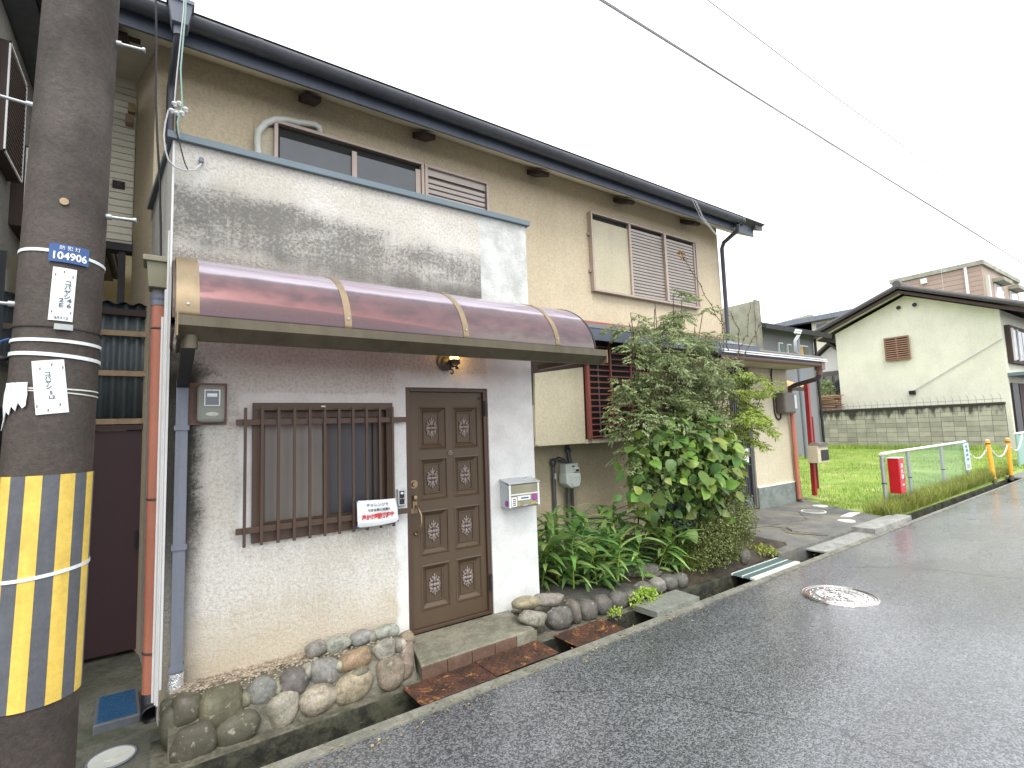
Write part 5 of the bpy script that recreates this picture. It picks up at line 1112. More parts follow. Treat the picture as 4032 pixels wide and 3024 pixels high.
C = [(5.93, .5, 4.02)]*3+[(5.96, .49, 3.98)]*3; V, F = leafcloud(C, [(-1, 0, -.2), (-.8, -.3, -.5), (-.9, .2, .1), (-.7, -.2, -.8), (.2, 0, 1), (.4, -.3, .6)], [(0, 0, 1)]*6, [.10, .09, .08, .08, .09, .08], [.05]*6); npmesh('red_leaves', V, F, mat_leaf('red_rose_leaves', S(190, 84, 66), S(150, 150, 60)), t)
# hydrangea: every leaf its own piece
def leaf_mesh(name, L_, W_, n=5, droop=.25, fold=.18, pw=.75):
    b = MB(); v = []
    for i in range(n+1):
        s = i/n; hw = W_*.5*(math.sin(math.pi*min(1, s**pw))**.85 if 0 < s < 1 else 0.02); z = -droop*L_*s*s
        v += [(-hw, s*L_, z+fold*hw), (0, s*L_, z), (hw, s*L_, z+fold*hw)]
    b.add(v, [f for i in range(n) for f in ((3*i, 3*i+1, 3*i+4, 3*i+3), (3*i+1, 3*i+2, 3*i+5, 3*i+4))], True)
    me = b.mesh(name); me.materials.append(m_leafo); return me
hl = [leaf_mesh('leaf', .15, .115, 5, .22, .14), leaf_mesh('leaf', .13, .10, 5, .34, .2)]
def orient(d, n):
    d = unit(d); n = np.asarray(n, float); n = unit(n-d*np.dot(n, d)); x = np.cross(d, n)
    return Matrix(((x[0], d[0], n[0]), (x[1], d[1], n[1]), (x[2], d[2], n[2]))).to_euler()
HY = thing('hydrangea', 'broad leaved hydrangea in full leaf below the nandina', 'shrub', (5.0, .0, .1))
hm = MB(); hc = np.array([4.98, -.06, 1.14]); HR = np.array([.92, .42, .70])
for k in range(22):
    az = rng.uniform(0, 2*math.pi); r = rng.uniform(.2, .9); e = hc+np.array([.75*r*math.cos(az), .35*r*math.sin(az), rng.uniform(-.1, .45)]); b = np.array([4.95+.25*math.cos(az), .02+.15*math.sin(az), .1])
    hm.tube([tuple(b), tuple((b+e)/2+rng.normal(0, .04, 3)), tuple(e)], .009, 5, True, .004)
hm.build('stems', m_bark, HY)
greens = [(112, 142, 62), (126, 156, 68), (98, 130, 60), (138, 164, 74), (106, 138, 76), (84, 116, 56), (150, 172, 80)]
nl = 0
while nl < 298:
    q = unit(rng.normal(0, 1, 3))
    if q[1] > .3 or q[2] < -.8: continue
    lump = 1+.18*mnoise.noise(Vector(q*2.2)); r = rng.uniform(.80, 1.05)*lump; p = hc+q*HR*r
    if p[0] < 4.25 and p[2] > 1.5: continue
    nrm = unit(q*np.array([1, 1.3, 1])*.8+np.array([-.15, -.35, .55])+rng.normal(0, .28, 3)); d = np.array([q[0]*.6, q[1]*.6-.1, -.55])+rng.normal(0, .55, 3)
    col = greens[rng.integers(7)]
    if rng.random() < .025: col = (206, 180, 84)
    if p[0] > 5.35 and rng.random() < .4: col = (166, 186, 72)
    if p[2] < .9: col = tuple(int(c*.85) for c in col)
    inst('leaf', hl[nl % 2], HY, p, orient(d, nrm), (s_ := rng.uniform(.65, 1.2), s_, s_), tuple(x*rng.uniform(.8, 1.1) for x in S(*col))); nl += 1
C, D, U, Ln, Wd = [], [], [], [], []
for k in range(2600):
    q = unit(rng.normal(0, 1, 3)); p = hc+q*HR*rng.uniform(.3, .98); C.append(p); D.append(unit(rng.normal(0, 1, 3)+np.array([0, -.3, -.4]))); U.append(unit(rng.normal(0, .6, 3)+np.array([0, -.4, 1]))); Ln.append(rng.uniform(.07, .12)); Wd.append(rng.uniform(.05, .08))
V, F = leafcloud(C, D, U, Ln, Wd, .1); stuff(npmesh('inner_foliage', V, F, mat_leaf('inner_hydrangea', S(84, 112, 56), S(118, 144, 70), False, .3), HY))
# ginger: arching lance leaves
gl = leaf_mesh('leaf', .36, .074, 7, .45, .22, .6)
gl2 = leaf_mesh('leaf', .32, .068, 7, .80, .22, .6)
spots = []
for k in range(50):
    for _ in range(80):
        x, y = rng.uniform(2.98, 4.72), rng.uniform(-.14, .85)
        if x < 3.25 and y < .2: continue
        if y < .02 and x < 3.55: continue
        if all((x-a)**2+(y-b)**2 > .014 for a, b in spots): spots.append((x, y)); break
gg = [(122, 158, 86), (142, 176, 98), (102, 138, 74), (164, 192, 116), (112, 150, 90)]
for i, (x, y) in enumerate(spots):
    hgt = rng.uniform(.28, .44) if y < .15 else rng.uniform(.42, .66); lean = rng.normal(0, .1, 2); lean[1] -= .1
    t = thing('ginger_plant', 'lance leaved green ginger plant in the low clump beside the pillar', 'plant', (x, y, .1), 'ginger plants in the garden bed')
    MB().tube([(x, y, .1), (x+lean[0]*.5, y+lean[1]*.5, .1+hgt*.55), (x+lean[0], y+lean[1], .1+hgt)], .009, 6, True, .004).build('stem', m_grass, t)
    nl = 13; a0 = rng.uniform(0, 6.28)
    for k in range(nl):
        s = .1+.9*k/(nl-1); a = a0+math.pi*k+rng.normal(0, .45); p = (x+lean[0]*s, y+lean[1]*s, .1+hgt*s)
        inst('leaf', gl if k % 3 else gl2, t, p, (rng.uniform(.15, .65)+(.3 if k > 8 else 0), rng.normal(0, .25), a), (s_ := rng.uniform(.6, 1.0), s_, s_), tuple(c*rng.uniform(.85, 1.1) for c in S(*gg[rng.integers(5)])))
# clipped small leaved shrub
def mound(name, label, c, rad, n, seed, size, mat, cat='shrub', loc=None):
    rg = np.random.default_rng(seed); t = thing(name, label, cat, (c[0], c[1], .05)); C, D, U, Ln, Wd = [], [], [], [], []
    for _ in range(n):
        q = unit(rg.normal(0, 1, 3)); q[2] = q[2] if q[2] > -.6 else -q[2]
        lump = 1+.22*mnoise.noise(Vector(q*2.4)+Vector((seed, 0, 0)))+.10*mnoise.noise(Vector(q*6)+Vector((0, seed, 0)))
        r = lump*(rg.uniform(.62, 1.03)); p = np.array(c)+q*np.array(rad)*r
        if p[2] < .03: continue
        C.append(p); D.append(unit(q*.7+rg.normal(0, .6, 3))); U.append(unit(q+rg.normal(0, .5, 3))); Ln.append(size*rg.uniform(.7, 1.3)); Wd.append(size*.8*rg.uniform(.8, 1.2))
    m = MB()
    for k in range(14): a = rg.uniform(0, 6.28); m.tube([(c[0]+.05*math.cos(a), c[1]+.05*math.sin(a), .0), (c[0]+rad[0]*.6*math.cos(a), c[1]+rad[1]*.6*math.sin(a), c[2]+rad[2]*.4)], .007, 5, True, .003)
    m.build('stems', m_bark, t); V, F = leafcloud(C, D, U, Ln, Wd, .15); stuff(npmesh('crown', V, F, mat, t)); return t
mound('clipped_shrub', 'small leaved rounded shrub at the roadside corner of the garden', (5.05, -.27, .32), (.44, .22, .38), 9000, 4, .024, m_box)
mound('clipped_shrub', 'denser small leaved shrub nearest the porch apron', (5.48, -.14, .52), (.44, .32, .54), 12000, 9, .024, m_box)
mound('clipped_shrub', 'bluish fine leaved shrub tucked between hydrangea and clipped shrub', (4.85, -.12, .62), (.30, .16, .26), 1800, 13, .034, mat_leaf('bluish_leaves', S(92, 118, 100), S(120, 142, 120), False, .3))
mound('weed_tuft', 'small weeds growing from the drain edge below the boulders', (3.72, -.47, .05), (.2, .08, .09), 260, 15, .035, m_grass, 'weeds')
mound('weed_tuft', 'moss and weeds trailing into the open drain', (3.28, -.52, -.03), (.12, .05, .12), 260, 17, .022, m_grass, 'weeds')
mound('weed_tuft', 'mossy green mound at the left edge of the apron', (6.15, -.22, .02), (.22, .22, .10), 900, 18, .03, m_tallg, 'weeds')
# strap grass tuft
def blades(name, pts, hmin, hmax, w_, mat, parent=None, lean=.5, seed=1):
    rg = np.random.default_rng(seed); P = np.asarray(pts); n = len(P); h = rg.uniform(hmin, hmax, n)[:, None]; az = rg.uniform(0, 2*np.pi, n); d = np.stack([np.cos(az), np.sin(az), np.zeros(n)], 1); s = np.stack([-d[:, 1], d[:, 0], np.zeros(n)], 1); l = rg.uniform(.1, lean, n)[:, None]
    ww = (w_*rg.uniform(.6, 1.3, n))[:, None]; up_ = np.array([0, 0, 1.])
    m1 = P+up_*h*.6+d*h*l*.35; tp = P+up_*h*(1-l*.3)+d*h*l
    V = np.stack([P-s*ww, P+s*ww, m1+s*ww*.7, m1-s*ww*.7, tp], 1).reshape(-1, 3); i = np.arange(n)*5
    F = np.concatenate([np.stack([i, i+1, i+2], 1), np.stack([i, i+2, i+3], 1), np.stack([i+3, i+2, i+4], 1)])
    return npmesh(name, V, F, mat, parent)
pts = [(4.70+rng.normal(0, .10), -.20+rng.normal(0, .06), .07) for _ in range(240)]
tag(blades('grass_tuft', pts, .2, .42, .004, m_tallg, None, 1.1, 3), 'arching thin grass tuft between the ginger and the clipped shrub', 'grass')
# lawn grass
n = 42000; xx = 9.9+18*rng.random(n)**1.7; yy = np.array([Yi(x) for x in xx])+.03+9.5*rng.random(n)**1.6
keep = (yy > (10.75-xx)*1.05-.35) & ~((xx < 10.9) & (yy > 1.0)) & (np.array([mnoise.noise(Vector((a*.55, b*.9, 7)))+.35*mnoise.noise(Vector((a*2.5, b*2.5, 2))) for a, b in zip(xx, yy)]) < .33)
xx, yy = xx[keep], yy[keep]; pts = np.stack([xx, yy, np.array([lawnz(a, b)-.005 for a, b in zip(xx, yy)])], 1)
stuff(tag(blades('lawn_grass', pts, .03, .085, .005, m_grass, None, .8, 5), 'short bright green grass covering the empty plot', 'grass'))
n = 9000; xx = 9.75+8.2*rng.random(n); yy = np.array([Yi(x) for x in xx])+.0+.42*rng.random(n)**1.4
keep = ~((xx < 10.2) & (yy > .1)); xx, yy = xx[keep], yy[keep]
pts = np.stack([xx, yy, np.array([lawnz(a, b)-.02 for a, b in zip(xx, yy)])], 1)
stuff(tag(blades('verge_grass', pts, .12, .34, .004, m_tallg, None, 1.2, 6), 'tall yellowing grass along the drain under the wire fence', 'grass'))
n = 3000; xx = 26.8+1.1*rng.random(n); yy = 1.9+7.2*rng.random(n); pts = np.stack([xx, yy, np.array([lawnz(a, b)-.01 for a, b in zip(xx, yy)])], 1)
stuff(tag(blades('wall_grass', pts, .1, .35, .006, m_grass, None, .8, 7), 'taller grass growing along the foot of the block wall', 'grass'))

# weeds standing above the lawn, litter at the road edge
n = 5200; xx = 10.9+15*rng.random(n); yy = .3+8*rng.random(n); keep = np.array([mnoise.noise(Vector((a*.8, b*.8, 11))) for a, b in zip(xx, yy)]) > .18; xx, yy = xx[keep], yy[keep]
pts = np.stack([xx, yy, np.array([lawnz(a, b)-.01 for a, b in zip(xx, yy)])], 1)
stuff(tag(blades('weed_clumps', pts, .08, .22, .006, m_tallg, None, .9, 8), 'scattered taller weed clumps in the empty plot', 'grass'))
n = 420; xx = rng.uniform(.4, 9.5, n); yy = np.array([Ya(x) for x in xx])+rng.normal(-.02, .06, n); C = np.stack([xx, yy, np.full(n, .016)], 1)
xg = rng.uniform(2.95, 6.2, 260); yg = rng.uniform(-.28, 1.0, 260); C = np.concatenate([C, np.stack([xg, yg, np.array([max(.125, soilz(a, b)+.01) for a, b in zip(xg, yg)])], 1)]); n = len(C)
a = rng.uniform(0, 6.28, n); D = np.stack([np.cos(a), np.sin(a), rng.normal(0, .12, n)], 1); U = np.stack([rng.normal(0, .2, n), rng.normal(0, .2, n), np.ones(n)], 1)
V, F = leafcloud(C, D, U, rng.uniform(.012, .035, n), rng.uniform(.006, .016, n), .2)
stuff(tag(npmesh('leaf_litter', V, F, mat_leaf('dry_leaf_litter', S(96, 78, 50), S(176, 160, 112), False, .1, .7)), 'dry leaf litter and grit along the kerb and under the bushes', 'litter'))

# ------------------------------------------------------------------ fence and roadside things
FY = lambda x: .04+.022*(x-10.7)
FN = thing('wire_fence', 'low chain link fence with grey posts and white top rail at the lawn edge', 'fence', (13.2, .1, 0))
for x in (10.72, 12.02, 14.08, 15.9):
    m = MB(); m.cyl((x, FY(x), -.05), (x, FY(x), .955), .032, 12); m.build('post', m_steel, FN)
    m = MB(); m.cyl((x, FY(x), .45), (x, FY(x), .475), .040, 12); m.build('collar', m_gut, FN)
MB().cyl((10.68, FY(10.68), .985), (15.94, FY(15.94), .985), .028, 10).build('top_rail', m_white, FN)
MB().cyl((10.72, FY(10.72), .16), (15.9, FY(15.9), .16), .008, 6).build('tension_wire', m_steel, FN)
m = MB(); step = .052; z0, z1 = .15, .96
for k in range(-16, 101):
    for sg in (1, -1):
        xa = 10.74+step*k if sg > 0 else 10.74+step*k+(z1-z0); xb = xa+sg*(z1-z0); za, zb = z0, z1
        lo, hi = 10.74, 15.88
        def clip(xa, za, xb, zb):
            t0, t1 = 0., 1.; d = xb-xa
            a, b = (lo-xa)/d, (hi-xa)/d
            if a > b: a, b = b, a
            t0, t1 = max(t0, a), min(t1, b)
            return None if t1-t0 < .02 else ((xa+d*t0, za+(zb-za)*t0), (xa+d*t1, za+(zb-za)*t1))
        c = clip(xa, za, xb, zb)
        if c: (a, b), (d, e) = c; m.tube([(a, FY(a)-.03*sg*.1, b), (d, FY(d)-.03*sg*.1, e)], .0013, 3, False)
stuff(m.build('mesh', m_wireg, FN))
t = thing('fence_banner', 'narrow pale blue notice tied to the end of the wire fence', 'banner', (15.7, .1, .3))
def fb(x, z, d=0): return Vector((15.43+x+.03*(1-z/.62), .105-.04-d, .34+z))
MB().add([fb(0, 0), fb(.40, 0), fb(.40, .62), fb(0, .62), fb(0, 0, -.004), fb(.40, 0, -.004), fb(.40, .62, -.004), fb(0, .62, -.004)], [(0, 1, 2, 3), (7, 6, 5, 4), (0, 4, 5, 1), (3, 2, 6, 7)]).build('sheet', M('pale_blue_vinyl', S(196, 222, 234), .45), t)
MB().add([fb(.05, .02, .002), fb(.36, .02, .002), fb(.36, .16, .002), fb(.05, .16, .002)], [(0, 1, 2, 3)]).build('text_block', m_white, t)
for i in range(5): MB().add([fb(.08, .04+.022*i, .004), fb(.33, .04+.022*i, .004), fb(.33, .05+.022*i, .004), fb(.08, .05+.022*i, .004)], [(0, 1, 2, 3)]).build('print', m_ink, t)
for i, (a, b, h_) in enumerate(((.12, .52, .05), (.14, .42, .07), (.12, .32, .06), (.14, .22, .05))): MB().add([fb(a, b, .002), fb(a+.17, b, .002), fb(a+.15, b+h_, .002), fb(a+.02, b+h_, .002)], [(0, 1, 2, 3)]).build('print', m_cap, t)
RB = thing('extinguisher_box', 'red steel fire extinguisher box on the first fence post', 'fire box', (10.9, -.05, .28))
MB().box(10.83, 11.07, -.165, .0, .28, .90).build('case', m_red, RB, .006); MB().box(10.825, 11.078, -.172, .005, .9005, .912).build('top', m_white, RB); MB().box(10.84, 11.06, -.171, -.1655, .29, .89).build('door', m_red, RB, .002)
for i, ch in enumerate('消火器'): text_on(ch, .085, m_white, RB, lambda x, y, z, i=i: Vector((10.96+x, -.1715-z, .76-.095*i+y)), 1.2, .002)
MB().box(10.92, 11.0, -.174, -.1715, .42, .445).build('label_strip', m_white, RB); MB().box(11.05, 11.066, -.18, -.1715, .5, .56).build('latch', m_steel, RB)
# yellow posts and plastic chain
pp = [((16.55, -.12), (16.42, -.19)), ((17.66, -.26), (17.6, -.26))]
for (tx, ty), (bx, by), lb in ((pp[0][0], pp[0][1], 'leaning yellow post nearest the wire fence'), (pp[1][0], pp[1][1], 'upright yellow post farther along the verge')):
    t = thing('barrier_post', lb, 'post', (bx, by, 0), 'yellow barrier posts'); p0, p1 = Vector((bx, by, .0)), Vector((tx, ty, .99)); d = p1-p0
    MB().cyl(p0+d*.08, p1, .045, 14).build('shaft', m_ypost, t); MB().cyl(p0-d*.05, p0+d*.0799, .047, 14).build('foot', m_meterd, t); MB().cyl(p0+d*.90, p0+d*.93, .048, 14).build('band', m_wood, t); MB().cyl(p1, p1+d*.02, .046, 14, .03).build('cap', m_lid, t)
for (a, b), lb in ((((15.9, .155, .88), (16.54, -.12, .88)), 'white plastic chain from the fence to the first yellow post'), (((16.6, -.14, .86), (17.65, -.26, .88)), 'white plastic chain between the two yellow posts'), (((17.7, -.26, .88), (20.0, -.1, 1.0)), 'white plastic chain from the second yellow post onward')):
    a, b = Vector(a), Vector(b); t = thing('plastic_chain', lb, 'chain', tuple((a+b)/2-Vector((0, 0, .3))), 'plastic chains'); lm = MB(); lm.tube([(.03*math.cos(q)*1.0, .016*math.sin(q), 0) for q in (2*math.pi*k/10 for k in range(11))], .006, 5, False); lme = lm.mesh('link'); lme.materials.append(m_white)
    nl = int((b-a).length*1.15/.048); sag = .30
    for k in range(nl+1):
        s = k/nl; p = a.lerp(b, s)-Vector((0, 0, sag*4*s*(1-s))); dz = -sag*4*(1-2*s); dv = (b-a)+Vector((0, 0, dz)); qd = dv.to_track_quat('X', 'Z').to_euler()
        o = inst('link', lme, t, p, qd, (1, 1, 1))
        if k % 2: o.rotation_euler = (dv.to_track_quat('X', 'Z') @ Vector((1, 0, 0)).rotation_difference(Vector((1, 0, 0)))).to_euler(); o.rotation_euler.rotate_axis('X', math.pi/2)
t = thing('mesh_gate', 'pale green mesh gate at the right edge of the verge', 'gate', (20.6, .1, 0))
for x, y in ((20.05, .03), (21.2, .05), (22.4, .08)): MB().cyl((x, y, 0), (x, y, 1.02), .03, 8).build('post', m_wireg, t)
MB().box(20.0, 22.5, .0, .07, 1.02, 1.07).build('rim', m_white, t); MB().box(20.08, 22.4, .03, .04, .15, 1.0).build('panel', m_wireg, t)

# ------------------------------------------------------------------ block wall
BW_ = thing('block_wall', 'weathered concrete block wall with blackened top behind the lawn', 'wall', (28.1, 5.4, 0))
y0, y1, zb, zt = 1.78, 9.25, .22, 2.03
MB().box(28.04, 28.16, y0, y1, -.1, zt-.02).build('core', m_mortar, BW_)
nb, nr_ = 18, 9; bw_ = (y1-y0)/nb; bh = (zt-.06-zb+.15)/nr_
bme = MB().box(-.02, .02, .006, bw_-.006, .006, bh-.006).mesh('block'); bme.materials.append(mat_block())
for j in range(nr_):
    for i in range(nb): inst('block', bme, BW_, (28.02+random.uniform(-.003, .003), y0+bw_*i, zb-.15+bh*j))
MB().box(27.98, 28.2, y0-.01, y1+.01, zt-.058, zt+.05).build('coping', M('black_coping', S(58, 56, 52), .85, .3, 3, .1, 30, .3, 30), BW_)
SP = thing('spike_rail', 'thin curved security spikes along the top of the block wall', 'spikes', (28.1, 5, 2.1))
MB().tube([(28.09, y0+.05, 2.22), (28.09, y1-1.3, 2.22)], .010, 5).build('rail', m_steel, SP)
sm2 = MB().tube([(0, 0, 0), (0, 0, .2), (-.02, .02, .30), (-.06, .05, .37)], .011, 5, True, .005).mesh('spike'); sm2.materials.append(m_steel)
for i in range(24): inst('spike', sm2, SP, (28.09, y0+.1+.255*i, 2.08))

# ------------------------------------------------------------------ houses beyond
GH = thing('gable_house', 'pale green gabled house with tiled roof and brown louvre beyond the block wall', 'house', (33, 5.1, 0))
GX = 29.5
m = MB(); prof = [(1.88, 0), (8.34, 0), (8.34, 6.11), (5.15, 7.44), (1.88, 6.05)]
k = len(prof); v = [(GX, y, z) for y, z in prof]+[(40, y, z) for y, z in prof]
m.add(v, [tuple(range(k-1, -1, -1)), tuple(range(k, 2*k))]+[(i, (i+1) % k, k+(i+1) % k, k+i) for i in range(k)]); m.build('wall', m_gable, GH)
def roofslab(name, mat, parent, ya, za, yb, zb_, x0, x1, th):
    MB().add([(x0, ya, za), (x1, ya, za), (x1, yb, zb_), (x0, yb, zb_), (x0, ya, za-th), (x1, ya, za-th), (x1, yb, zb_-th), (x0, yb, zb_-th)], [(0, 1, 2, 3), (7, 6, 5, 4), (0, 4, 5, 1), (1, 5, 6, 2), (2, 6, 7, 3), (3, 7, 4, 0)]).build(name, mat, parent)
roofslab('roof', m_roof, GH, 9.55, 6.06, 5.18, 7.80, 28.75, 41, .09); roofslab('roof', m_roof, GH, .95, 5.98, 5.18, 7.80, 28.75, 41, .09)
roofslab('barge_board', m_wood, GH, 9.52, 5.88, 5.18, 7.625, 28.85, 28.93, .14); roofslab('barge_board', m_wood, GH, .98, 5.80, 5.18, 7.625, 28.85, 28.93, .14)
roofslab('soffit', m_gable, GH, 9.5, 5.86, 5.18, 7.60, 28.94, 29.49, .03); roofslab('soffit', m_gable, GH, 1.0, 5.78, 5.18, 7.60, 28.94, 29.49, .03)
tm = MB(); tm.cyl((0, -.17, 0), (0, .17, 0), .11, 10); tm = tm.mesh('roof_tile'); tm.materials.append(m_roof)
for i in range(15):
    s = i/15; y = .95+(5.18-.95)*s; z = 5.98+(7.80-5.98)*s; inst('roof_tile', tm, GH, (28.82, y+.14, z+.08), (R(22), 0, 0))
    y = 9.55+(5.18-9.55)*s; z = 6.06+(7.80-6.06)*s; inst('roof_tile', tm, GH, (28.82, y-.14, z+.08), (R(-22), 0, 0))
MB().cyl((28.7, 5.18, 7.92), (41, 5.18, 7.92), .17, 12).build('ridge', m_roof, GH)
for y in (5.41, 4.77): m = MB(); m.cyl((29.44, y, 6.90), (29.5, y, 6.90), .13, 18); o = m.build('vent', m_gable, GH); m = MB(); m.cyl((29.43, y, 6.90), (29.439, y, 6.90), .10, 18); m.build('vent_hole', m_blk, o)
LV = MB().box(29.40, 29.499, 5.16, 6.10, 4.40, 5.46).build('louvre_window', m_dark, GH)
m = MB(); m.box(29.36, 29.41, 5.12, 5.18, 4.36, 5.50); m.box(29.36, 29.41, 6.08, 6.14, 4.36, 5.50); m.box(29.36, 29.41, 5.18, 6.08, 4.36, 4.44); m.box(29.36, 29.41, 5.18, 6.08, 5.42, 5.50); m.box(29.36, 29.40, 5.60, 5.66, 4.44, 5.42); m.build('frame', M('louvre_timber', S(142, 106, 84), .7), LV)
lsm = MB().box(0, .05, 0, .9, 0, .05).mesh('slat'); lsm.materials.append(M('louvre_slat', S(150, 114, 90), .7))
for i in range(9): inst('slat', lsm, LV, (29.345, 5.18, 4.47+.105*i), (0, R(18), 0))
MB().box(29.38, 29.499, 5.1, 5.34, 2.66, 2.84).build('lamp', m_blk, GH); MB().tube([(29.45, 5.2, 2.82), (29.46, 1.9, 4.79)], .018, 5).build('cable', m_wire, GH)
# street side of the gable house
MB().box(29.9, 33.5, 1.70, 1.879, 3.75, 5.4).build('window', m_wood, GH); 
for x in (30.1, 30.9, 31.7): MB().box(x, x+.7, 1.66, 1.699, 3.9, 5.2).build('pane', m_glassd, GH)
for x in (30.05, 30.85): MB().box(x-.04, x+.03, 1.62, 1.70, 3.85, 5.25).build('mullion', m_white, GH)
MB().box(29.55, 33.5, 1.1, 1.87, 3.18, 3.32).build('canopy', m_cap, GH); MB().box(29.75, 30.7, 1.80, 1.879, .1, 2.9).build('door', m_blk, GH); MB().box(30.9, 33, 1.80, 1.879, .1, 2.9).build('cladding', m_wood, GH)
BR = thing('brown_block', 'brown three storey flat roofed building behind the gabled house', 'building', (50, 8, 0))
MB().box(45, 54.5, 5.48, 10.5, -.1, 11.55).build('wall', m_browns, BR); MB().box(44.85, 54.65, 5.33, 10.65, 11.551, 11.85).build('parapet', m_concw, BR)
bsm = MB().box(0, .02, 0, 5.0, 0, .30).mesh('board'); bsm.materials.append(m_browns)
for i in range(14): inst('board', bsm, BR, (44.975, 5.49, 6.9+.33*i))
MB().box(44.85, 44.97, 6.2, 6.34, 6, 11.55).build('downpipe', m_white, BR); MB().box(44.8, 44.97, 8.4, 8.75, 11.05, 11.4).build('junction_box', m_white, BR)
for x in (47.6, 51.6):
    wq = MB().box(x, x+1.9, 5.40, 5.479, 8.4, 10.6).build('window', m_white, BR); MB().box(x+.1, x+1.8, 5.36, 5.399, 8.5, 10.5).build('pane', mat_glass('pale_glass', S(214, 220, 222), .1), wq); MB().box(x-.2, x+2.2, 4.9, 5.478, 10.7, 10.95).build('canopy', m_concw, wq)
MB().box(45.6, 45.9, 5.3, 5.479, 6, 10.9).build('downpipe', m_lid, BR); MB().tube([(47, 4.6, 8.6), (55, 4.6, 8.9)], .06, 6).build('rail', m_steel, BR)
GYH = thing('grey_house', 'dark grey rendered house with white windows behind the porch', 'house', (22, 8, 0))
MB().box(19.3, 24.0, 7, 11, -.1, 5.45).build('wall', m_greyr, GYH); MB().extr([(6.5, 5.42), (9, 6.0), (11.5, 5.42), (11.5, 5.3), (9, 5.85), (6.5, 5.25)], 19.1, 24.5).build('roof', m_blk, GYH); MB().box(19.1, 24.5, 6.42, 6.5, 5.2, 5.40).build('gutter', m_blk, GYH)
for x0_, x1_, z0_, z1_ in ((20.92, 21.25, 4.0, 4.86), (21.60, 21.93, 3.95, 4.84), (22.4, 23.35, 4.05, 4.86)):
    f_ = MB().box(x0_, x1_, 6.93, 6.999, z0_, z1_).build('window', m_white, GYH); MB().box(x0_+.06, (x0_+x1_)/2-.03 if x1_-x0_ > .5 else x1_-.06, 6.9, 6.929, z0_+.06, z1_-.06).build('pane', m_canopy if x0_ > 22 else m_cap, f_)
    if x1_-x0_ > .5: MB().box((x0_+x1_)/2+.03, x1_-.06, 6.9, 6.929, z0_+.06, z1_-.06).build('pane', m_glassd, f_)
MB().cyl((19.42, 6.9, 0), (19.42, 6.9, 5.2), .06, 8).build('downpipe', m_blk, GYH); MB().cyl((23.95, 6.9, 0), (23.95, 6.9, 5.2), .06, 8).build('downpipe', m_blk, GYH)
t = thing('service_mast', 'short grey mast with white insulators in front of the grey house', 'mast', (20.6, 6, 3.5))
MB().cyl((20.9, 6.2, 0), (20.9, 6.2, 4.95), .09, 12).build('mast', m_greyp, t)
for k in range(6): m = MB(); m.ball((20.7+.09*k, 6.15, 5.1+.1*(k % 2)), .06, .06, .05); m.build('insulator', m_porc, t)
for k in range(3): MB().tube([(20.75+.1*k, 6.1, 5.0), (20.35+.08*k, 6.05, 4.75), (20.2+.1*k, 6.0, 4.3), (20.5+.1*k, 6.05, 4.25)], .015, 5).build('wire', m_wire, t)
t = thing('concrete_tower', 'tall blank concrete building edge showing right of the house corner', 'building', (16, 6, 0)); MB().box(14, 14.25, 4.0, 9, -.1, 5.10).build('wall', m_concw, t); MB().box(13.97, 14.26, 3.97, 3.999, -.1, 5.13).build('edge_strip', m_conc, t)
t = thing('concrete_block_house', 'blank grey green flat topped building behind the grey house roof', 'building', (27, 9, 0)); 
MB().add([(34, 17, 0), (34, 11.5, 0), (34, 11.5, 8.33), (34, 17, 7.9), (34.4, 17, 0), (34.4, 11.5, 0), (34.4, 11.5, 8.33), (34.4, 17, 7.9)], [(0, 1, 2, 3), (7, 6, 5, 4), (3, 2, 6, 7), (1, 5, 6, 2), (0, 3, 7, 4)]).build('wall', m_concw, t)
t = thing('cream_house', 'cream house with grey roof peeping over the gabled house eave', 'house', (36, 11, 0)); cw = MB().box(34, 40, 8.6, 13, -.1, 7.75).build('wall', m_gable, t); MB().box(33.4, 40.5, 7.6, 13.5, 7.751, 8.05).build('roof', m_greyp, t); MB().box(33.95, 33.999, 10.6, 11.2, 6.9, 7.6).build('window', m_glassd, t)
t = thing('dark_house', 'small house with white gable and dark windows beside the grey house', 'house', (26, 7, 0))
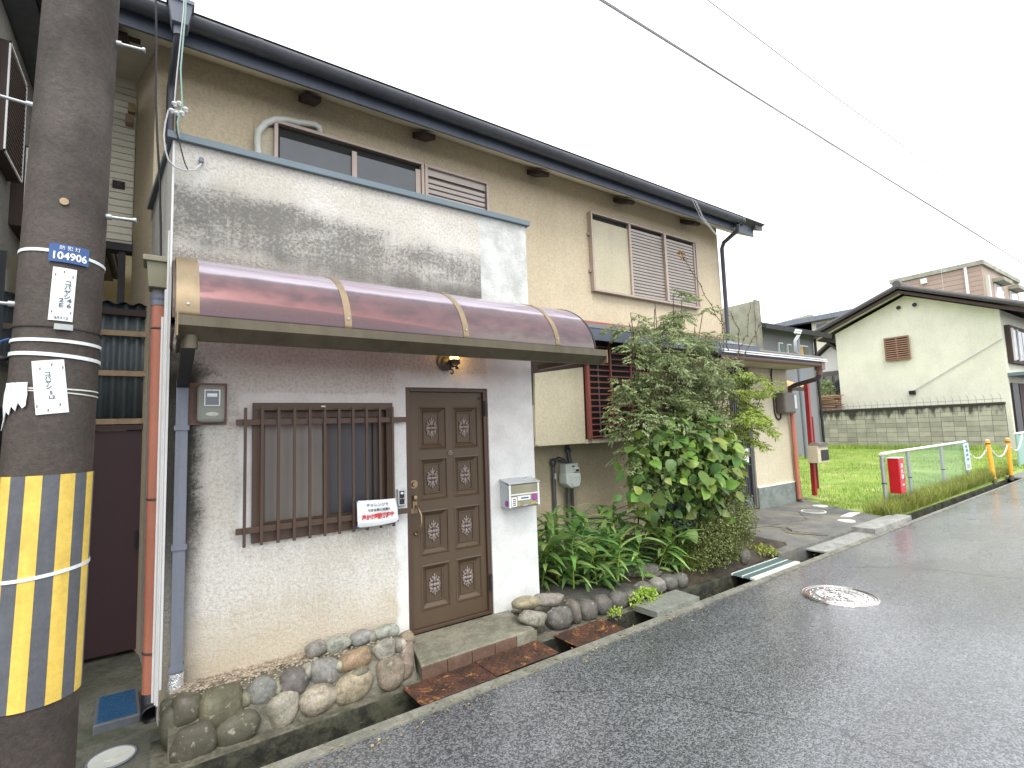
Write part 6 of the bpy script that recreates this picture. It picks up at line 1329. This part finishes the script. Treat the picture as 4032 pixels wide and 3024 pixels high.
m = MB(); prof = [(8.4, 0), (9.95, 0), (9.95, 4.9), (9.05, 5.62), (8.4, 5.05)]; k = len(prof); v = [(30.5, y, z) for y, z in prof]+[(32, y, z) for y, z in prof]
m.add(v, [tuple(range(k-1, -1, -1)), tuple(range(k, 2*k))]+[(i, (i+1) % k, k+(i+1) % k, k+i) for i in range(k)]); m.build('wall', m_white, t); roofslab('roof', m_roof, t, 10.2, 4.95, 9.05, 5.85, 30.2, 32.2, .12); roofslab('roof', m_roof, t, 8.38, 5.25, 9.05, 5.85, 30.2, 32.2, .12)
MB().box(30.4, 30.499, 8.45, 9.9, 2.2, 4.25).build('dark_front', m_meterd, t); 
for y in (8.6, 9.05, 9.5): MB().box(30.36, 30.399, y, y+.32, 2.6, 4.0).build('pane', m_glassd, t)
# stacked timber
t = thing('timber_stack', 'stack of reddish sawn timber showing over the block wall', 'timber stack', (28.7, 9, 1))
MB().box(28.7, 29.0, 8.35, 9.7, -.1, 2.0).build('base', m_greyr, t); pm = MB().box(0, .10, 0, 1.6, 0, .05).mesh('plank'); pm.materials.append(m_timber)
for j in range(9):
    for i in range(4): inst('plank', pm, t, (28.5+.11*i+random.uniform(0, .05), 8.12+random.uniform(-.15, .2), 2.05+.095*j), (random.uniform(-.03, .03), 0, random.uniform(-.12, .12)))
MB().box(28.38, 28.47, 8.9, 9.0, 1.6, 2.8).build('stake', m_batt, t)
mound('small_tree', 'small green shrub standing behind the timber stack', (29.6, 9.05, 3.1), (.4, .35, .65), 900, 31, .10, m_nand, 'tree')
# rooftop aerials
for x, y, z, h_, lb, gz in ((5.9, 4.2, 6.6, 1.5, 'thin television aerial on the house roof', 7.95), (36.0, 5.3, 7.9, 1.9, 'thin television aerial on the gabled house roof', 9.6)):
    t = thing('aerial', lb, 'aerial', (x, y, z), 'rooftop aerials'); MB().cyl((x, y, z-.1), (x, y, z+h_), .007, 6).build('mast', m_lid, t); m = MB()
    for k in range(7): m.cyl((x-.4+.14*k, y-.25, z+h_-.1), (x-.4+.14*k, y+.25, z+h_-.1), .004, 5)
    m.cyl((x-.5, y, z+h_-.1), (x+.5, y, z+h_-.1), .005, 5); m.build('elements', m_lid, t)
